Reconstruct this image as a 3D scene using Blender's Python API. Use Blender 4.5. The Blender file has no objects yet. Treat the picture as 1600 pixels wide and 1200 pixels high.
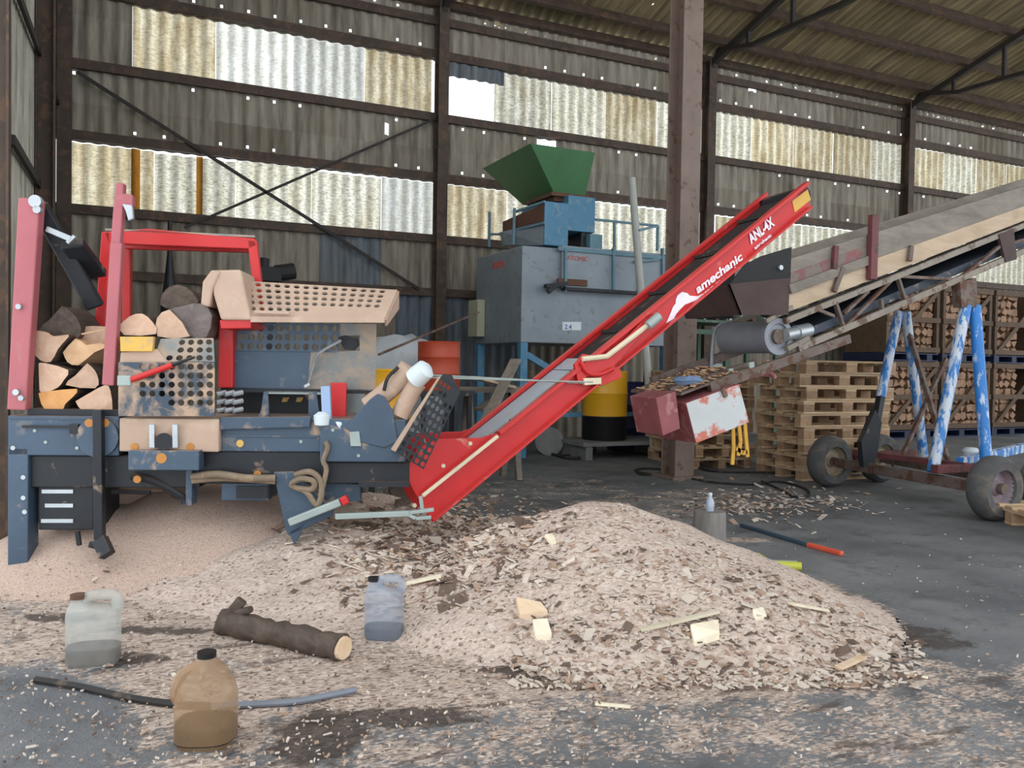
import bpy, bmesh, math, random
from mathutils import Vector, Matrix, noise
random.seed(7)
V = Vector
C = bpy.context.scene.collection
# ---------------------------------------------------------------- camera
FPX = 1300.0
EYE = V((0, 0, 1.2))
F0 = V((.4275, .904, 0)).normalized()
R0 = V((F0.y, -F0.x, 0))
PITCH, ROLL = .0231, .016
FWD = F0 * math.cos(PITCH) - V((0, 0, 1)) * math.sin(PITCH)
UP1 = V((0, 0, 1)) * math.cos(PITCH) + F0 * math.sin(PITCH)
UP = UP1 * math.cos(ROLL) - R0 * math.sin(ROLL)
RT = R0 * math.cos(ROLL) + UP1 * math.sin(ROLL)
cd = bpy.data.cameras.new('camera'); cam = bpy.data.objects.new('camera', cd); C.objects.link(cam)
cd.sensor_width = 36; cd.lens = 36 * FPX / 1600; cd.clip_start = .05; cd.clip_end = 300
mm = Matrix((RT, UP, -FWD)).transposed().to_4x4(); mm.translation = EYE
cam.matrix_world = mm
bpy.context.scene.camera = cam

def ray(px, py):
    return FWD + RT * ((px - 800) / FPX) - UP * ((py - 600) / FPX)
def at(px, py, d):                       # the point seen there, d metres in front of the camera
    return EYE + ray(px, py) * d
def ground(px, py, h=0.0):
    r = ray(px, py); return EYE + r * ((h - EYE.z) / r.z)
def onY(px, py, Y):
    r = ray(px, py); return EYE + r * (Y / r.y)
def onX(px, py, X):
    r = ray(px, py); return EYE + r * (X / r.x)

# ---------------------------------------------------------------- materials
def lin(c):
    return tuple(((v / 255) / 12.92 if v / 255 <= .04045 else ((v / 255 + .055) / 1.055) ** 2.4) for v in c) + (1,)
MATS = {}
class NT:
    def __init__(s, name):
        m = bpy.data.materials.new(name); m.use_nodes = True; s.m = m; s.t = m.node_tree; s.t.nodes.clear()
        s.out = s.n('ShaderNodeOutputMaterial')
    def n(s, typ, **kw):
        nd = s.t.nodes.new(typ)
        for k, v in kw.items(): setattr(nd, k, v)
        return nd
    def l(s, a, b): s.t.links.new(a, b)
    def coords(s, rnd=True, scale=(1, 1, 1)):
        tc = s.n('ShaderNodeTexCoord'); mp = s.n('ShaderNodeMapping'); mp.inputs['Scale'].default_value = scale
        s.l(tc.outputs['Object'], mp.inputs['Vector'])
        if rnd:
            oi = s.n('ShaderNodeObjectInfo'); ml = s.n('ShaderNodeMath', operation='MULTIPLY'); ml.inputs[1].default_value = 37.0
            s.l(oi.outputs['Random'], ml.inputs[0]); s.l(ml.outputs[0], mp.inputs['Location'])
        return mp.outputs['Vector']
    def noise(s, vec, scale, detail=4, rough=.55, dist=0):
        n = s.n('ShaderNodeTexNoise'); n.inputs['Scale'].default_value = scale; n.inputs['Detail'].default_value = detail
        n.inputs['Roughness'].default_value = rough; n.inputs['Distortion'].default_value = dist
        s.l(vec, n.inputs['Vector']); return n.outputs['Fac']
    def ramp(s, fac, lo, hi, a=0.0, b=1.0):
        r = s.n('ShaderNodeMapRange'); r.inputs[1].default_value = lo; r.inputs[2].default_value = hi
        r.inputs[3].default_value = a; r.inputs[4].default_value = b
        s.l(fac, r.inputs[0]); return r.outputs[0]
    def mix(s, fac, a, b):
        x = s.n('ShaderNodeMix', data_type='RGBA')
        if isinstance(fac, float): x.inputs[0].default_value = fac
        else: s.l(fac, x.inputs[0])
        for i, c in ((6, a), (7, b)):
            if isinstance(c, tuple): x.inputs[i].default_value = c
            else: s.l(c, x.inputs[i])
        return x.outputs[2]
    def math(s, op, a, b=None, c=None):
        x = s.n('ShaderNodeMath', operation=op)
        for i, v in enumerate((a, b, c)):
            if v is None: continue
            if isinstance(v, (int, float)): x.inputs[i].default_value = v
            else: s.l(v, x.inputs[i])
        return x.outputs[0]
    def bsdf(s, col, rough=.6, metal=0.0, bump=None, strength=.3, dist=.01):
        b = s.n('ShaderNodeBsdfPrincipled')
        if isinstance(col, tuple): b.inputs['Base Color'].default_value = col
        else: s.l(col, b.inputs['Base Color'])
        if isinstance(rough, (int, float)): b.inputs['Roughness'].default_value = rough
        else: s.l(rough, b.inputs['Roughness'])
        b.inputs['Metallic'].default_value = metal
        if bump is not None:
            bp = s.n('ShaderNodeBump'); bp.inputs['Strength'].default_value = strength; bp.inputs['Distance'].default_value = dist
            s.l(bump, bp.inputs['Height']); s.l(bp.outputs[0], b.inputs['Normal'])
        return b.outputs[0]
    def done(s, shader): s.l(shader, s.out.inputs['Surface']); MATS[s.m.name] = s.m; return s.m

def paint(name, col, rough=.5, metal=0.0, var=.18, scale=5, dust=0.0, dcol=(178, 150, 125), dscale=7, updust=0.0,
          bump=.15, stretch=(1, 1, 1), worn=None, wamt=.0, wscale=9):
    """a painted or plain surface: uneven tone, worn patches of another colour, settled wood dust"""
    t = NT(name); v = t.coords(scale=stretch); c = lin(col)
    n1 = t.noise(v, scale, 5)
    d = tuple(x * (1 - var) for x in c[:3]) + (1,); e = tuple(min(1, x * (1 + var)) for x in c[:3]) + (1,)
    k = t.mix(t.ramp(n1, .3, .7), d, e)
    if worn:
        k = t.mix(t.ramp(t.noise(v, wscale, 6, .65), .62 - wamt * .4, .68 - wamt * .4), k, lin(worn))
    if dust or updust:
        f = t.ramp(t.noise(v, dscale, 6, .62, .4), .66 - dust * .45, .80 - dust * .45)
        if updust:
            g = t.n('ShaderNodeNewGeometry'); sx = t.n('ShaderNodeSeparateXYZ'); t.l(g.outputs['Normal'], sx.inputs[0])
            u = t.ramp(t.math('MULTIPLY', sx.outputs[2], t.ramp(n1, .2, .6, .6, 1.2)), .45, .9, 0, updust)
            f = t.math('MAXIMUM', f, u)
        k = t.mix(f, k, lin(dcol))
    return t.done(t.bsdf(k, rough, metal, t.noise(v, scale * 6, 4), bump))

def wood(name, a, b, along=(1, 1, 1), scale=12, rough=.75, dirt=0.2):
    t = NT(name); v = t.coords(scale=along)
    n = t.noise(v, scale, 6, .6, .6)
    k = t.mix(t.ramp(n, .3, .72), lin(a), lin(b))
    v2 = t.coords(); k = t.mix(t.ramp(t.noise(v2, 3, 5), .5, .8, 0, dirt), k, lin((62, 52, 44)))
    oi = t.n('ShaderNodeObjectInfo'); hv = t.n('ShaderNodeHueSaturation')
    t.l(t.ramp(oi.outputs['Random'], 0, 1, .78, 1.12), hv.inputs['Value']); t.l(k, hv.inputs['Color'])
    return t.done(t.bsdf(hv.outputs[0], rough, 0, n, .35))

# ---------------------------------------------------------------- mesh builder
class MB:
    def __init__(s, xf=None): s.v = []; s.f = []; s.mi = []; s.xf = xf
    def add(s, vs, fs, mi=0):
        o = len(s.v); s.v += [V(p) for p in vs]
        for f in fs: s.f.append(tuple(i + o for i in f)); s.mi.append(mi)
        return s
    def hexa(s, p, mi=0):    # 8 corners: bottom ring then top ring
        return s.add(p, [(0, 3, 2, 1), (4, 5, 6, 7), (0, 1, 5, 4), (1, 2, 6, 5), (2, 3, 7, 6), (3, 0, 4, 7)], mi)
    def box(s, x0, x1, y0, y1, z0, z1, mi=0):
        return s.hexa([(x0, y0, z0), (x1, y0, z0), (x1, y1, z0), (x0, y1, z0), (x0, y0, z1), (x1, y0, z1), (x1, y1, z1), (x0, y1, z1)], mi)
    def bar(s, p, q, w, h, up=(0, 0, 1), mi=0):
        p, q = V(p), V(q); d = (q - p).normalized(); u = V(up)
        sd = d.cross(u)
        if sd.length < 1e-4: sd = d.cross(V((0, 1, 0)))
        sd.normalize(); u = sd.cross(d).normalized(); a, b = sd * w / 2, u * h / 2
        return s.hexa([p - a - b, p + a - b, q + a - b, q - a - b, p - a + b, p + a + b, q + a + b, q - a + b], mi)
    def cyl(s, p, q, r, r2=None, n=18, mi=0, capm=None):
        p, q = V(p), V(q); r2 = r if r2 is None else r2; d = (q - p).normalized()
        a = d.orthogonal().normalized(); b = d.cross(a)
        cs = [(math.cos(2 * math.pi * i / n), math.sin(2 * math.pi * i / n)) for i in range(n)]
        vs = [p + (a * c + b * k) * r for c, k in cs] + [q + (a * c + b * k) * r2 for c, k in cs]
        s.add(vs, [(i, (i + 1) % n, n + (i + 1) % n, n + i) for i in range(n)], mi)
        o = len(s.v) - 2 * n; cm = mi if capm is None else capm
        s.f.append(tuple(o + i for i in reversed(range(n)))); s.mi.append(cm)
        s.f.append(tuple(o + n + i for i in range(n))); s.mi.append(cm)
        return s
    def tube(s, pts, r, n=8, mi=0, smooth=3):
        pts = [V(p) for p in pts]
        if smooth and len(pts) > 2: pts = spline(pts, smooth)
        rings = []; a = None
        for i, p in enumerate(pts):
            d = (pts[min(i + 1, len(pts) - 1)] - pts[max(i - 1, 0)]).normalized()
            a = d.orthogonal().normalized() if a is None else (a - d * a.dot(d)).normalized()
            b = d.cross(a); rr = r[i] if isinstance(r, list) else r
            rings.append([p + (a * math.cos(2 * math.pi * k / n) + b * math.sin(2 * math.pi * k / n)) * rr for k in range(n)])
        return s.loft(rings, mi)
    def loft(s, rings, mi=0, caps=True):
        n = len(rings[0]); vs = [p for r in rings for p in r]; fs = []
        for j in range(len(rings) - 1):
            fs += [(j * n + i, j * n + (i + 1) % n, (j + 1) * n + (i + 1) % n, (j + 1) * n + i) for i in range(n)]
        if caps: fs += [tuple(reversed(range(n))), tuple((len(rings) - 1) * n + i for i in range(n))]
        return s.add(vs, fs, mi)
    def prism(s, pts, vec, mi=0, side=None, back=None):
        pts = [V(p) for p in pts]; n = len(pts); vec = V(vec)
        o = len(s.v); s.v += pts + [p + vec for p in pts]
        s.f.append(tuple(o + i for i in range(n))); s.mi.append(mi)
        s.f.append(tuple(o + n + i for i in reversed(range(n)))); s.mi.append(mi if back is None else back)
        for i in range(n):
            s.f.append((o + i, o + n + i, o + n + (i + 1) % n, o + (i + 1) % n)); s.mi.append(mi if side is None else side)
        return s
    def lathe(s, prof, c, n=24, mi=0, axis=(0, 0, 1), caps=True):
        c = V(c); d = V(axis).normalized(); a = d.orthogonal().normalized(); b = d.cross(a)
        return s.loft([[c + d * z + (a * math.cos(2 * math.pi * k / n) + b * math.sin(2 * math.pi * k / n)) * r for k in range(n)] for r, z in prof], mi, caps)
    def perf(s, A, B, D, E, nu, nv, hole=.33, th=.008, skip=None, stagger=False, mi=0):
        """a plate with punched holes between corners A,B (bottom) D,E (top: D over A, E over B)"""
        A, B, D, E = V(A), V(B), V(D), V(E); nrm = (B - A).cross(D - A).normalized() * th
        def P(u, v): return (A * (1 - u) + B * u) * (1 - v) + (D * (1 - u) + E * u) * v
        K = 8
        for j in range(nv):
            for i in range(nu):
                u0, u1, v0, v1 = i / nu, (i + 1) / nu, j / nv, (j + 1) / nv
                if skip and skip(i, j):
                    q = [P(u0, v0), P(u1, v0), P(u1, v1), P(u0, v1)]
                    s.prism(q, nrm, mi); continue
                um, vm = (u0 + u1) / 2, (v0 + v1) / 2
                sq = [(u1, vm), (u1, v1), (um, v1), (u0, v1), (u0, vm), (u0, v0), (um, v0), (u1, v0)]
                ci = [(um + (u1 - u0) * hole * math.cos(math.pi * k / 4), vm + (v1 - v0) * hole * math.sin(math.pi * k / 4)) for k in range(K)]
                vs = [P(*x) for x in sq] + [P(*x) for x in ci]; vs += [p + nrm for p in vs]
                fs = []
                for k in range(K):
                    k2 = (k + 1) % K
                    fs += [(k, k2, 8 + k2, 8 + k), (16 + k, 24 + k, 24 + k2, 16 + k2), (8 + k, 8 + k2, 24 + k2, 24 + k)]
                s.add(vs, fs, mi)
        return s
    def build(s, name, mat, parent=None, smooth=False, bevel=0.0, auto=True, recalc=True):
        me = bpy.data.meshes.new(name)
        vs = [s.xf @ p for p in s.v] if s.xf is not None else s.v
        me.from_pydata([tuple(p) for p in vs], [], s.f)
        for m in (mat if isinstance(mat, (list, tuple)) else [mat]): me.materials.append(MATS[m] if isinstance(m, str) else m)
        me.polygons.foreach_set('material_index', s.mi)
        if recalc:
            bm = bmesh.new(); bm.from_mesh(me); bmesh.ops.recalc_face_normals(bm, faces=bm.faces); bm.to_mesh(me); bm.free()
        if smooth:
            me.polygons.foreach_set('use_smooth', [True] * len(me.polygons))
            if auto: me.set_sharp_from_angle(angle=math.radians(40))
        me.update()
        o = bpy.data.objects.new(name, me); C.objects.link(o)
        if parent is not None: o.parent = parent
        if bevel:
            b = o.modifiers.new('edge', 'BEVEL'); b.width = bevel; b.segments = 2; b.limit_method = 'ANGLE'; b.angle_limit = math.radians(40)
        return o
def spline(pts, k):
    out = []
    for i in range(len(pts) - 1):
        p0, p1, p2, p3 = pts[max(i - 1, 0)], pts[i], pts[i + 1], pts[min(i + 2, len(pts) - 1)]
        for j in range(k):
            t = j / k
            out.append(.5 * ((2 * p1) + (p2 - p0) * t + (2 * p0 - 5 * p1 + 4 * p2 - p3) * t * t + (3 * p1 - p0 - 3 * p2 + p3) * t ** 3))
    return out + [pts[-1]]

# ---------------------------------------------------------------- things
class Frame:
    def __init__(s, org, yaw=0.0):
        s.mw = Matrix.Translation(V(org)) @ Matrix.Rotation(yaw, 4, 'Z'); s.iv = s.mw.inverted()
        s.o = s.iv @ EYE
    def _r(s, px, py): return s.iv.to_3x3() @ ray(px, py)
    def p(s, px, py, y=0.0):
        r = s._r(px, py); return s.o + r * ((y - s.o.y) / r.y)
    def pz(s, px, py, z=0.0):
        r = s._r(px, py); return s.o + r * ((z - s.o.z) / r.z)
    def pxx(s, px, py, x=0.0):
        r = s._r(px, py); return s.o + r * ((x - s.o.x) / r.x)
    def poly(s, pts, y=0.0): return [s.p(a, b, y) for a, b in pts]
    def rect(s, x0, y0, x1, y1, y=0.0):
        a, b = s.p(x0, (y0 + y1) / 2, y), s.p(x1, (y0 + y1) / 2, y)
        c, d = s.p((x0 + x1) / 2, y0, y), s.p((x0 + x1) / 2, y1, y)
        return a.x, b.x, d.z, c.z
class Thing(Frame):
    def __init__(s, name, label, cat, org, yaw=0.0, group=None):
        super().__init__(org, yaw)
        e = bpy.data.objects.new(name, None); C.objects.link(e); e.empty_display_size = .1
        e.location = V(org); e.rotation_euler = (0, 0, yaw); s.e = e; tag(e, label, cat, group)
    def mb(s, fr=None): return MB(None if fr is None else s.iv @ fr.mw)
def tag(o, label, cat, group=None, kind=None):
    o['label'] = label; o['category'] = cat
    if group: o['group'] = group
    if kind: o['kind'] = kind
    return o
def struct(o): o['kind'] = 'structure'; return o
def stuff(o, label, cat): return tag(o, label, cat, kind='stuff')
def copy_tree(o, label, loc, rz, group=None, name=None):
    c = o.copy(); C.objects.link(c); c.location = loc; c.rotation_euler = (0, 0, rz)
    if label: c['label'] = label
    if group: c['group'] = group
    for ch in list(o.children):
        d = ch.copy(); C.objects.link(d); d.parent = c
        for g in list(ch.children):
            k = g.copy(); C.objects.link(k); k.parent = d
    return c
def zc(pts, ox, oy, sc): return [(ox + a / sc, oy + b / sc) for a, b in pts]
def fnoise(x, y, z=0.0, sc=1.0): return noise.noise(V((x * sc, y * sc, z)))
# ---------------------------------------------------------------- world and light
sc = bpy.context.scene
w = bpy.data.worlds.new('overcast_sky'); sc.world = w; w.use_nodes = True
bg = w.node_tree.nodes['Background']; bg.inputs[0].default_value = (.90, .95, 1.0, 1); bg.inputs[1].default_value = 2.1
sc.view_settings.view_transform = 'Standard'; sc.view_settings.look = 'None'; sc.view_settings.gamma = 1
sc.view_settings.use_curve_mapping = False; sc.view_settings.exposure = 0.0
sc.cycles.use_denoising = True
sc.cycles.max_bounces = 8; sc.cycles.diffuse_bounces = 4; sc.cycles.transparent_max_bounces = 12

# ---------------------------------------------------------------- the hall
WY = 12.0                                     # inner face of the back wall
ZE = 6.62                                     # eaves
SL = math.radians(16.2)
POST = [-.63, 4.37, 9.37, 14.37, 19.37]
ROWS = dict(a=(0, 3.16), w1=(3.16, 3.95), b=(3.95, 4.99), w2=(4.99, 5.78), c=(5.78, 6.66))

def sheet_mat(name, a, b, holes=(), big=(), pitch=1.03):
    t = NT(name); tc = t.n('ShaderNodeTexCoord'); sp = t.n('ShaderNodeSeparateXYZ'); t.l(tc.outputs['Object'], sp.inputs[0])
    X, Z = sp.outputs[0], sp.outputs[2]
    cell = t.math('FLOOR', t.math('DIVIDE', t.math('ADD', X, 20 * pitch - .14), pitch))
    row = t.math('FLOOR', t.math('MULTIPLY', Z, .9))
    cv = t.n('ShaderNodeCombineXYZ'); t.l(cell, cv.inputs[0]); t.l(row, cv.inputs[1])
    wn = t.n('ShaderNodeTexWhiteNoise', noise_dimensions='2D'); t.l(cv.outputs[0], wn.inputs['Vector'])
    k = t.mix(wn.outputs['Value'], lin(a), lin(b))
    mp = t.n('ShaderNodeMapping'); mp.inputs['Scale'].default_value = (9, 9, 1.2); t.l(tc.outputs['Object'], mp.inputs['Vector'])
    k = t.mix(t.ramp(t.noise(mp.outputs[0], 1.0, 6, .65), .42, .75, 0, .75), k, lin((52, 46, 38)))
    k = t.mix(t.ramp(t.noise(tc.outputs['Object'], 2.0, 5), .5, .8, 0, .4), k, lin((140, 128, 108)))
    sh = t.bsdf(k, .85)
    mask = None
    if holes:
        hx = t.math('DIVIDE', X, .3535); fx = t.math('ABSOLUTE', t.math('SUBTRACT', t.math('FRACT', hx), .5))
        okx = t.math('LESS_THAN', fx, .05)
        for zi, z in enumerate(holes):
            cc = t.n('ShaderNodeCombineXYZ'); t.l(t.math('FLOOR', hx), cc.inputs[0]); cc.inputs[1].default_value = zi * 3.7
            r = t.n('ShaderNodeTexWhiteNoise', noise_dimensions='2D'); t.l(cc.outputs[0], r.inputs['Vector'])
            zz = t.math('LESS_THAN', t.math('ABSOLUTE', t.math('SUBTRACT', Z, z)), .02)
            h = t.math('MULTIPLY', t.math('MULTIPLY', okx, zz), t.math('GREATER_THAN', r.outputs['Value'], .45))
            mask = h if mask is None else t.math('MAXIMUM', mask, h)
        gp_ = t.math('MULTIPLY', t.math('LESS_THAN', t.math('FRACT', t.math('DIVIDE', X, .177)), .5), t.math('LESS_THAN', t.math('ABSOLUTE', t.math('SUBTRACT', Z, 6.53)), .02))
        gp_ = t.math('MULTIPLY', gp_, t.math('MULTIPLY', t.math('GREATER_THAN', X, 15.0), t.math('LESS_THAN', X, 19.3)))
        mask = t.math('MAXIMUM', mask, gp_)
        for x, z, rx, rz in big:
            h = t.math('MULTIPLY', t.math('LESS_THAN', t.math('ABSOLUTE', t.math('SUBTRACT', X, x)), rx),
                       t.math('LESS_THAN', t.math('ABSOLUTE', t.math('SUBTRACT', Z, z)), rz))
            mask = t.math('MAXIMUM', mask, h)
        tr = t.n('ShaderNodeBsdfTransparent'); mx = t.n('ShaderNodeMixShader'); t.l(mask, mx.inputs[0]); t.l(sh, mx.inputs[1]); t.l(tr.outputs[0], mx.inputs[2])
        sh = mx.outputs[0]
    return t.done(sh)

def hole(px, py, rx, rz):
    q = onY(px, py, WY); return (q.x, q.z, rx, rz)
sheet_mat('wall_sheet', (136, 127, 112), (164, 156, 142), (4.14, 4.81, 5.99, 6.50),
          [hole(605, 201, .035, .085), hole(778, 36, .05, .05), hole(1178, 138, .09, .05), hole(682, 470, .045, .045), hole(929, 60, .1, .03),
           hole(684, 258, .04, .04), hole(855, 223, .17, .05), hole(302, 231, .05, .025), hole(1474, 334, .09, .03)])
sheet_mat('wall_sheet_blue', (98, 110, 122), (124, 130, 134), (3.0,), [hole(682, 470, .045, .045)])
sheet_mat('side_sheet', (172, 170, 158), (196, 190, 174))

def corr(m, org, u, v, n, ul, vl, pitch=.177, amp=.024, per=8, mi=0):
    org, u, v, n = V(org), V(u), V(v), V(n); k = max(2, round(ul / pitch * per)); vs = []
    for i in range(k + 1):
        x = ul * i / k; q = org + u * x + n * (amp * math.cos(2 * math.pi * (u.dot(org) + x) / pitch))
        vs += [q, q + v * vl]
    m.add(vs, [(2 * i, 2 * i + 2, 2 * i + 3, 2 * i + 1) for i in range(k)], mi)
X0, X1 = -.75, 22.0
WXL = .14                                     # first clear sheet of the upper row
ux, uz, ny = (1, 0, 0), (0, 0, 1), (0, -1, 0)
m = MB()
for z0, z1 in (ROWS['b'], ROWS['c']): corr(m, (X0, WY + .03, z0), ux, uz, ny, X1 - X0, z1 - z0 + (0 if z0 < 5 else 0), mi=0)
corr(m, (X0, WY + .03, 0), ux, uz, ny, 3.75 - X0, 3.16)
corr(m, (3.75, WY + .03, 2.3), ux, uz, ny, X1 - 3.75, .86)
corr(m, (2.6, WY + .022, 2.3), ux, uz, ny, .9, .86, mi=1)
corr(m, (3.75, WY + .03, 0), ux, uz, ny, 2.2, 2.3, mi=1)
corr(m, (5.95, WY + .03, 0), ux, uz, ny, X1 - 5.95, 2.3, mi=0)
corr(m, (X0, WY + .03, 4.99), ux, uz, ny, WXL - X0, .79)
corr(m, (4.5, WY + .0, 5.58), ux, uz, ny, .95, .35, mi=1)     # half-slipped sheet over the opening
struct(m.build('wall_back', ['wall_sheet', 'wall_sheet_blue'], smooth=True, recalc=False, auto=False))

# clear corrugated sheets
def clear_mat(name, a, b, dark, amt):
    t = NT(name); v = t.coords()
    v2 = t.coords(scale=(1, 1, .22)); v3 = t.coords(scale=(1, 1, 3.2))
    k = t.mix(t.ramp(t.noise(v2, 7, 4), .35, .68), lin(a), lin(b))
    k = t.mix(t.ramp(t.noise(v3, 16, 6, .7), .52 - amt * .1, .72, 0, amt), k, lin(dark))
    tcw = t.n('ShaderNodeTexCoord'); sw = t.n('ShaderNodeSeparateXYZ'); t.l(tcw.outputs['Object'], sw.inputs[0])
    wv = t.ramp(t.math('ADD', t.math('SINE', t.math('MULTIPLY', sw.outputs[0], 2 * math.pi / .177)), t.math('MULTIPLY', t.noise(v2, 14, 3), 2.0)), 0, 2, .58, 1.12)  # light and dark streaks of the corrugation painted into the sheet colour
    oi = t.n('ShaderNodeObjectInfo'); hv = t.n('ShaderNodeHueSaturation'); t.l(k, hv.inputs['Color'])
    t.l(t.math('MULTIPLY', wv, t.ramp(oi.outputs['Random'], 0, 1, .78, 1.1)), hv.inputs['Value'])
    tl = t.n('ShaderNodeBsdfTranslucent'); df = t.n('ShaderNodeBsdfDiffuse'); t.l(hv.outputs[0], tl.inputs[0]); t.l(hv.outputs[0], df.inputs[0])
    mx = t.n('ShaderNodeMixShader'); mx.inputs[0].default_value = .48; t.l(tl.outputs[0], mx.inputs[1]); t.l(df.outputs[0], mx.inputs[2])
    return t.done(mx.outputs[0])
clear_mat('clear_pale', (226, 220, 196), (250, 248, 234), (112, 94, 56), .85)
clear_mat('clear_tan', (206, 188, 150), (238, 230, 204), (126, 98, 58), .75)
clear_mat('clear_white', (236, 236, 224), (255, 255, 250), (140, 126, 92), .65)
clear_mat('clear_orange', (190, 135, 60), (205, 150, 75), (150, 100, 40), .3)
k = 0
kinds = ['clear_tan', 'clear_white', 'clear_pale', 'clear_tan', 'clear_pale', 'clear_white', 'clear_tan', 'clear_pale', 'clear_tan']
x = WXL
while x < 20:
    if not 4.4 < x + .2 < 5.1:
        mt = ['clear_tan', 'clear_white', 'clear_white', 'clear_tan', 'clear_white', 'clear_pale', 'clear_pale', 'clear_tan', 'clear_pale',
              'clear_pale', 'clear_tan', 'clear_tan', 'clear_tan', 'clear_pale', 'clear_tan', 'clear_pale', 'clear_tan', 'clear_tan', 'clear_pale', 'clear_tan'][k % 20]
        m = MB(); corr(m, (x + .003, WY + .03 + .004 * (k % 2), 4.97), ux, uz, ny, 1.024, .82 - random.uniform(0, .02))
        struct(m.build('window_%d' % (k + 1), mt, smooth=True, recalc=False, auto=False))
    x += 1.03; k += 1
m = MB(); corr(m, (4.45, WY + .04, 4.97), ux, uz, ny, .06, .82); struct(m.build('window_30', 'clear_pale', recalc=False))
x = -.62; j = 0
while x < 20:
    m = MB(); corr(m, (x + .003, WY + .03 + .004 * (j % 2), 3.15), ux, uz, ny, 1.024, .80 - random.uniform(0, .03))
    struct(m.build('window_%d' % (41 + j), ['clear_tan', 'clear_pale', 'clear_pale', 'clear_pale', 'clear_white'][j % 5] if j else 'clear_tan', smooth=True, recalc=False, auto=False))
    x += 1.03; j += 1
for i, (a, b) in enumerate(((205, 219), (307, 317))):
    p, q = onY(a, 270, WY), onY(b, 270, WY); m = MB(); corr(m, (p.x, WY + .012, 3.16), ux, uz, ny, q.x - p.x, .78)
    struct(m.build('window_%d' % (81 + i), 'clear_orange', recalc=False))

# steel
paint('old_steel', (74, 60, 50), .7, .0, .3, 4, worn=(96, 72, 54), wamt=.2)
paint('dark_steel', (48, 42, 38), .7, .0, .3, 4)
paint('pillar_paint', (122, 104, 94), .6, .0, .15, 3, worn=(96, 74, 60), wamt=.12)
def beam_i(m, p, q, w, h, up=(0, 0, 1), t=.014):
    p, q = V(p), V(q); d = (q - p).normalized(); sd = d.cross(V(up)).normalized(); u = sd.cross(d)
    for k in (-1, 1): m.bar(p + u * k * (h - t) / 2, q + u * k * (h - t) / 2, w, t, up)
    m.bar(p, q, t, h - 2 * t, up)
for i, x in enumerate(POST):
    m = MB(); beam_i(m, (x, WY - .12, 0), (x, WY - .12, ZE), .16, .2, (0, 1, 0)); struct(m.build('column_%d' % (i + 1), 'old_steel'))
for i, z in enumerate((2.28, 3.09, 4.02, 4.92, 5.86, 6.36)):
    m = MB(); m.bar((X0, WY - .03, z), (X1, WY - .03, z), .06, .12); struct(m.build('beam_%d' % (i + 1), 'old_steel'))
for i, (p, q) in enumerate((((120, 112), (655, 452)), ((684, 184), (288, 356)))):
    a, b = onY(*p, WY - .1), onY(*q, WY - .1); m = MB(); m.bar(a, b, .02, .045 if i == 0 else .035); struct(m.build('brace_beam_%d' % (i + 1), 'dark_steel'))
# pillar in the middle of the hall
pb = ground(1058, 746)
m = MB(); beam_i(m, (pb.x, pb.y, 0), (pb.x, pb.y, 8.0), .25, .26, (0, 1, 0), .02); m.box(pb.x - .2, pb.x + .2, pb.y - .2, pb.y + .2, 0, .03)
struct(m.build('column_6', 'pillar_paint', bevel=.004))
# roof
def roofz(Y): return ZE + (WY - Y) * math.tan(SL)
RY0 = -3.0
m = MB(); dv = V((0, -math.cos(SL), math.sin(SL))); nn = V((0, -math.sin(SL), -math.cos(SL)))
corr(m, V((X0 - .2, WY + .35, ZE - .35 * math.tan(SL) + .125)), ux, dv, nn, X1 - X0 + .4, (WY + .35 - RY0) / math.cos(SL), amp=.027)
def roof_mat():
    t = NT('roof_sheet'); tc = t.n('ShaderNodeTexCoord'); mp = t.n('ShaderNodeMapping'); mp.inputs['Scale'].default_value = (7, .5, .5); t.l(tc.outputs['Object'], mp.inputs['Vector'])
    k = t.mix(t.ramp(t.noise(mp.outputs[0], 1.0, 6, .65), .35, .7), lin((118, 104, 82)), lin((176, 158, 118)))
    k = t.mix(t.ramp(t.noise(tc.outputs['Object'], .8, 5), .48, .75, 0, .6), k, lin((86, 80, 48)))
    sp = t.n('ShaderNodeSeparateXYZ'); t.l(tc.outputs['Object'], sp.inputs[0])
    ux_ = t.math('DIVIDE', sp.outputs[0], .53); uy_ = t.math('DIVIDE', sp.outputs[1], 1.32)
    c2 = t.n('ShaderNodeCombineXYZ'); t.l(t.math('FLOOR', ux_), c2.inputs[0]); t.l(t.math('FLOOR', uy_), c2.inputs[1])
    r = t.n('ShaderNodeTexWhiteNoise', noise_dimensions='2D'); t.l(c2.outputs[0], r.inputs['Vector'])
    h = t.math('MULTIPLY', t.math('MULTIPLY', t.math('LESS_THAN', t.math('ABSOLUTE', t.math('SUBTRACT', t.math('FRACT', ux_), .5)), .03),
               t.math('LESS_THAN', t.math('ABSOLUTE', t.math('SUBTRACT', t.math('FRACT', uy_), .5)), .014)), t.math('GREATER_THAN', r.outputs['Value'], .86))
    sh = t.bsdf(k, .85); tr = t.n('ShaderNodeBsdfTransparent'); mx = t.n('ShaderNodeMixShader'); t.l(h, mx.inputs[0]); t.l(sh, mx.inputs[1]); t.l(tr.outputs[0], mx.inputs[2])
    return t.done(mx.outputs[0])
roof_mat()
struct(m.build('ceiling', 'roof_sheet', smooth=True, recalc=False, auto=False))
def roof_y(px, py):
    r = ray(px, py); tt = math.tan(SL); k = (ZE + WY * tt - EYE.z) / (r.z + r.y * tt); return (EYE + r * k).y
PY = [WY - .02] + [roof_y(1244, y) for y in (92, 31, -46)]
while PY[-1] > RY0 + 1: PY.append(PY[-1] - (PY[-2] - PY[-1]))

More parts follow.
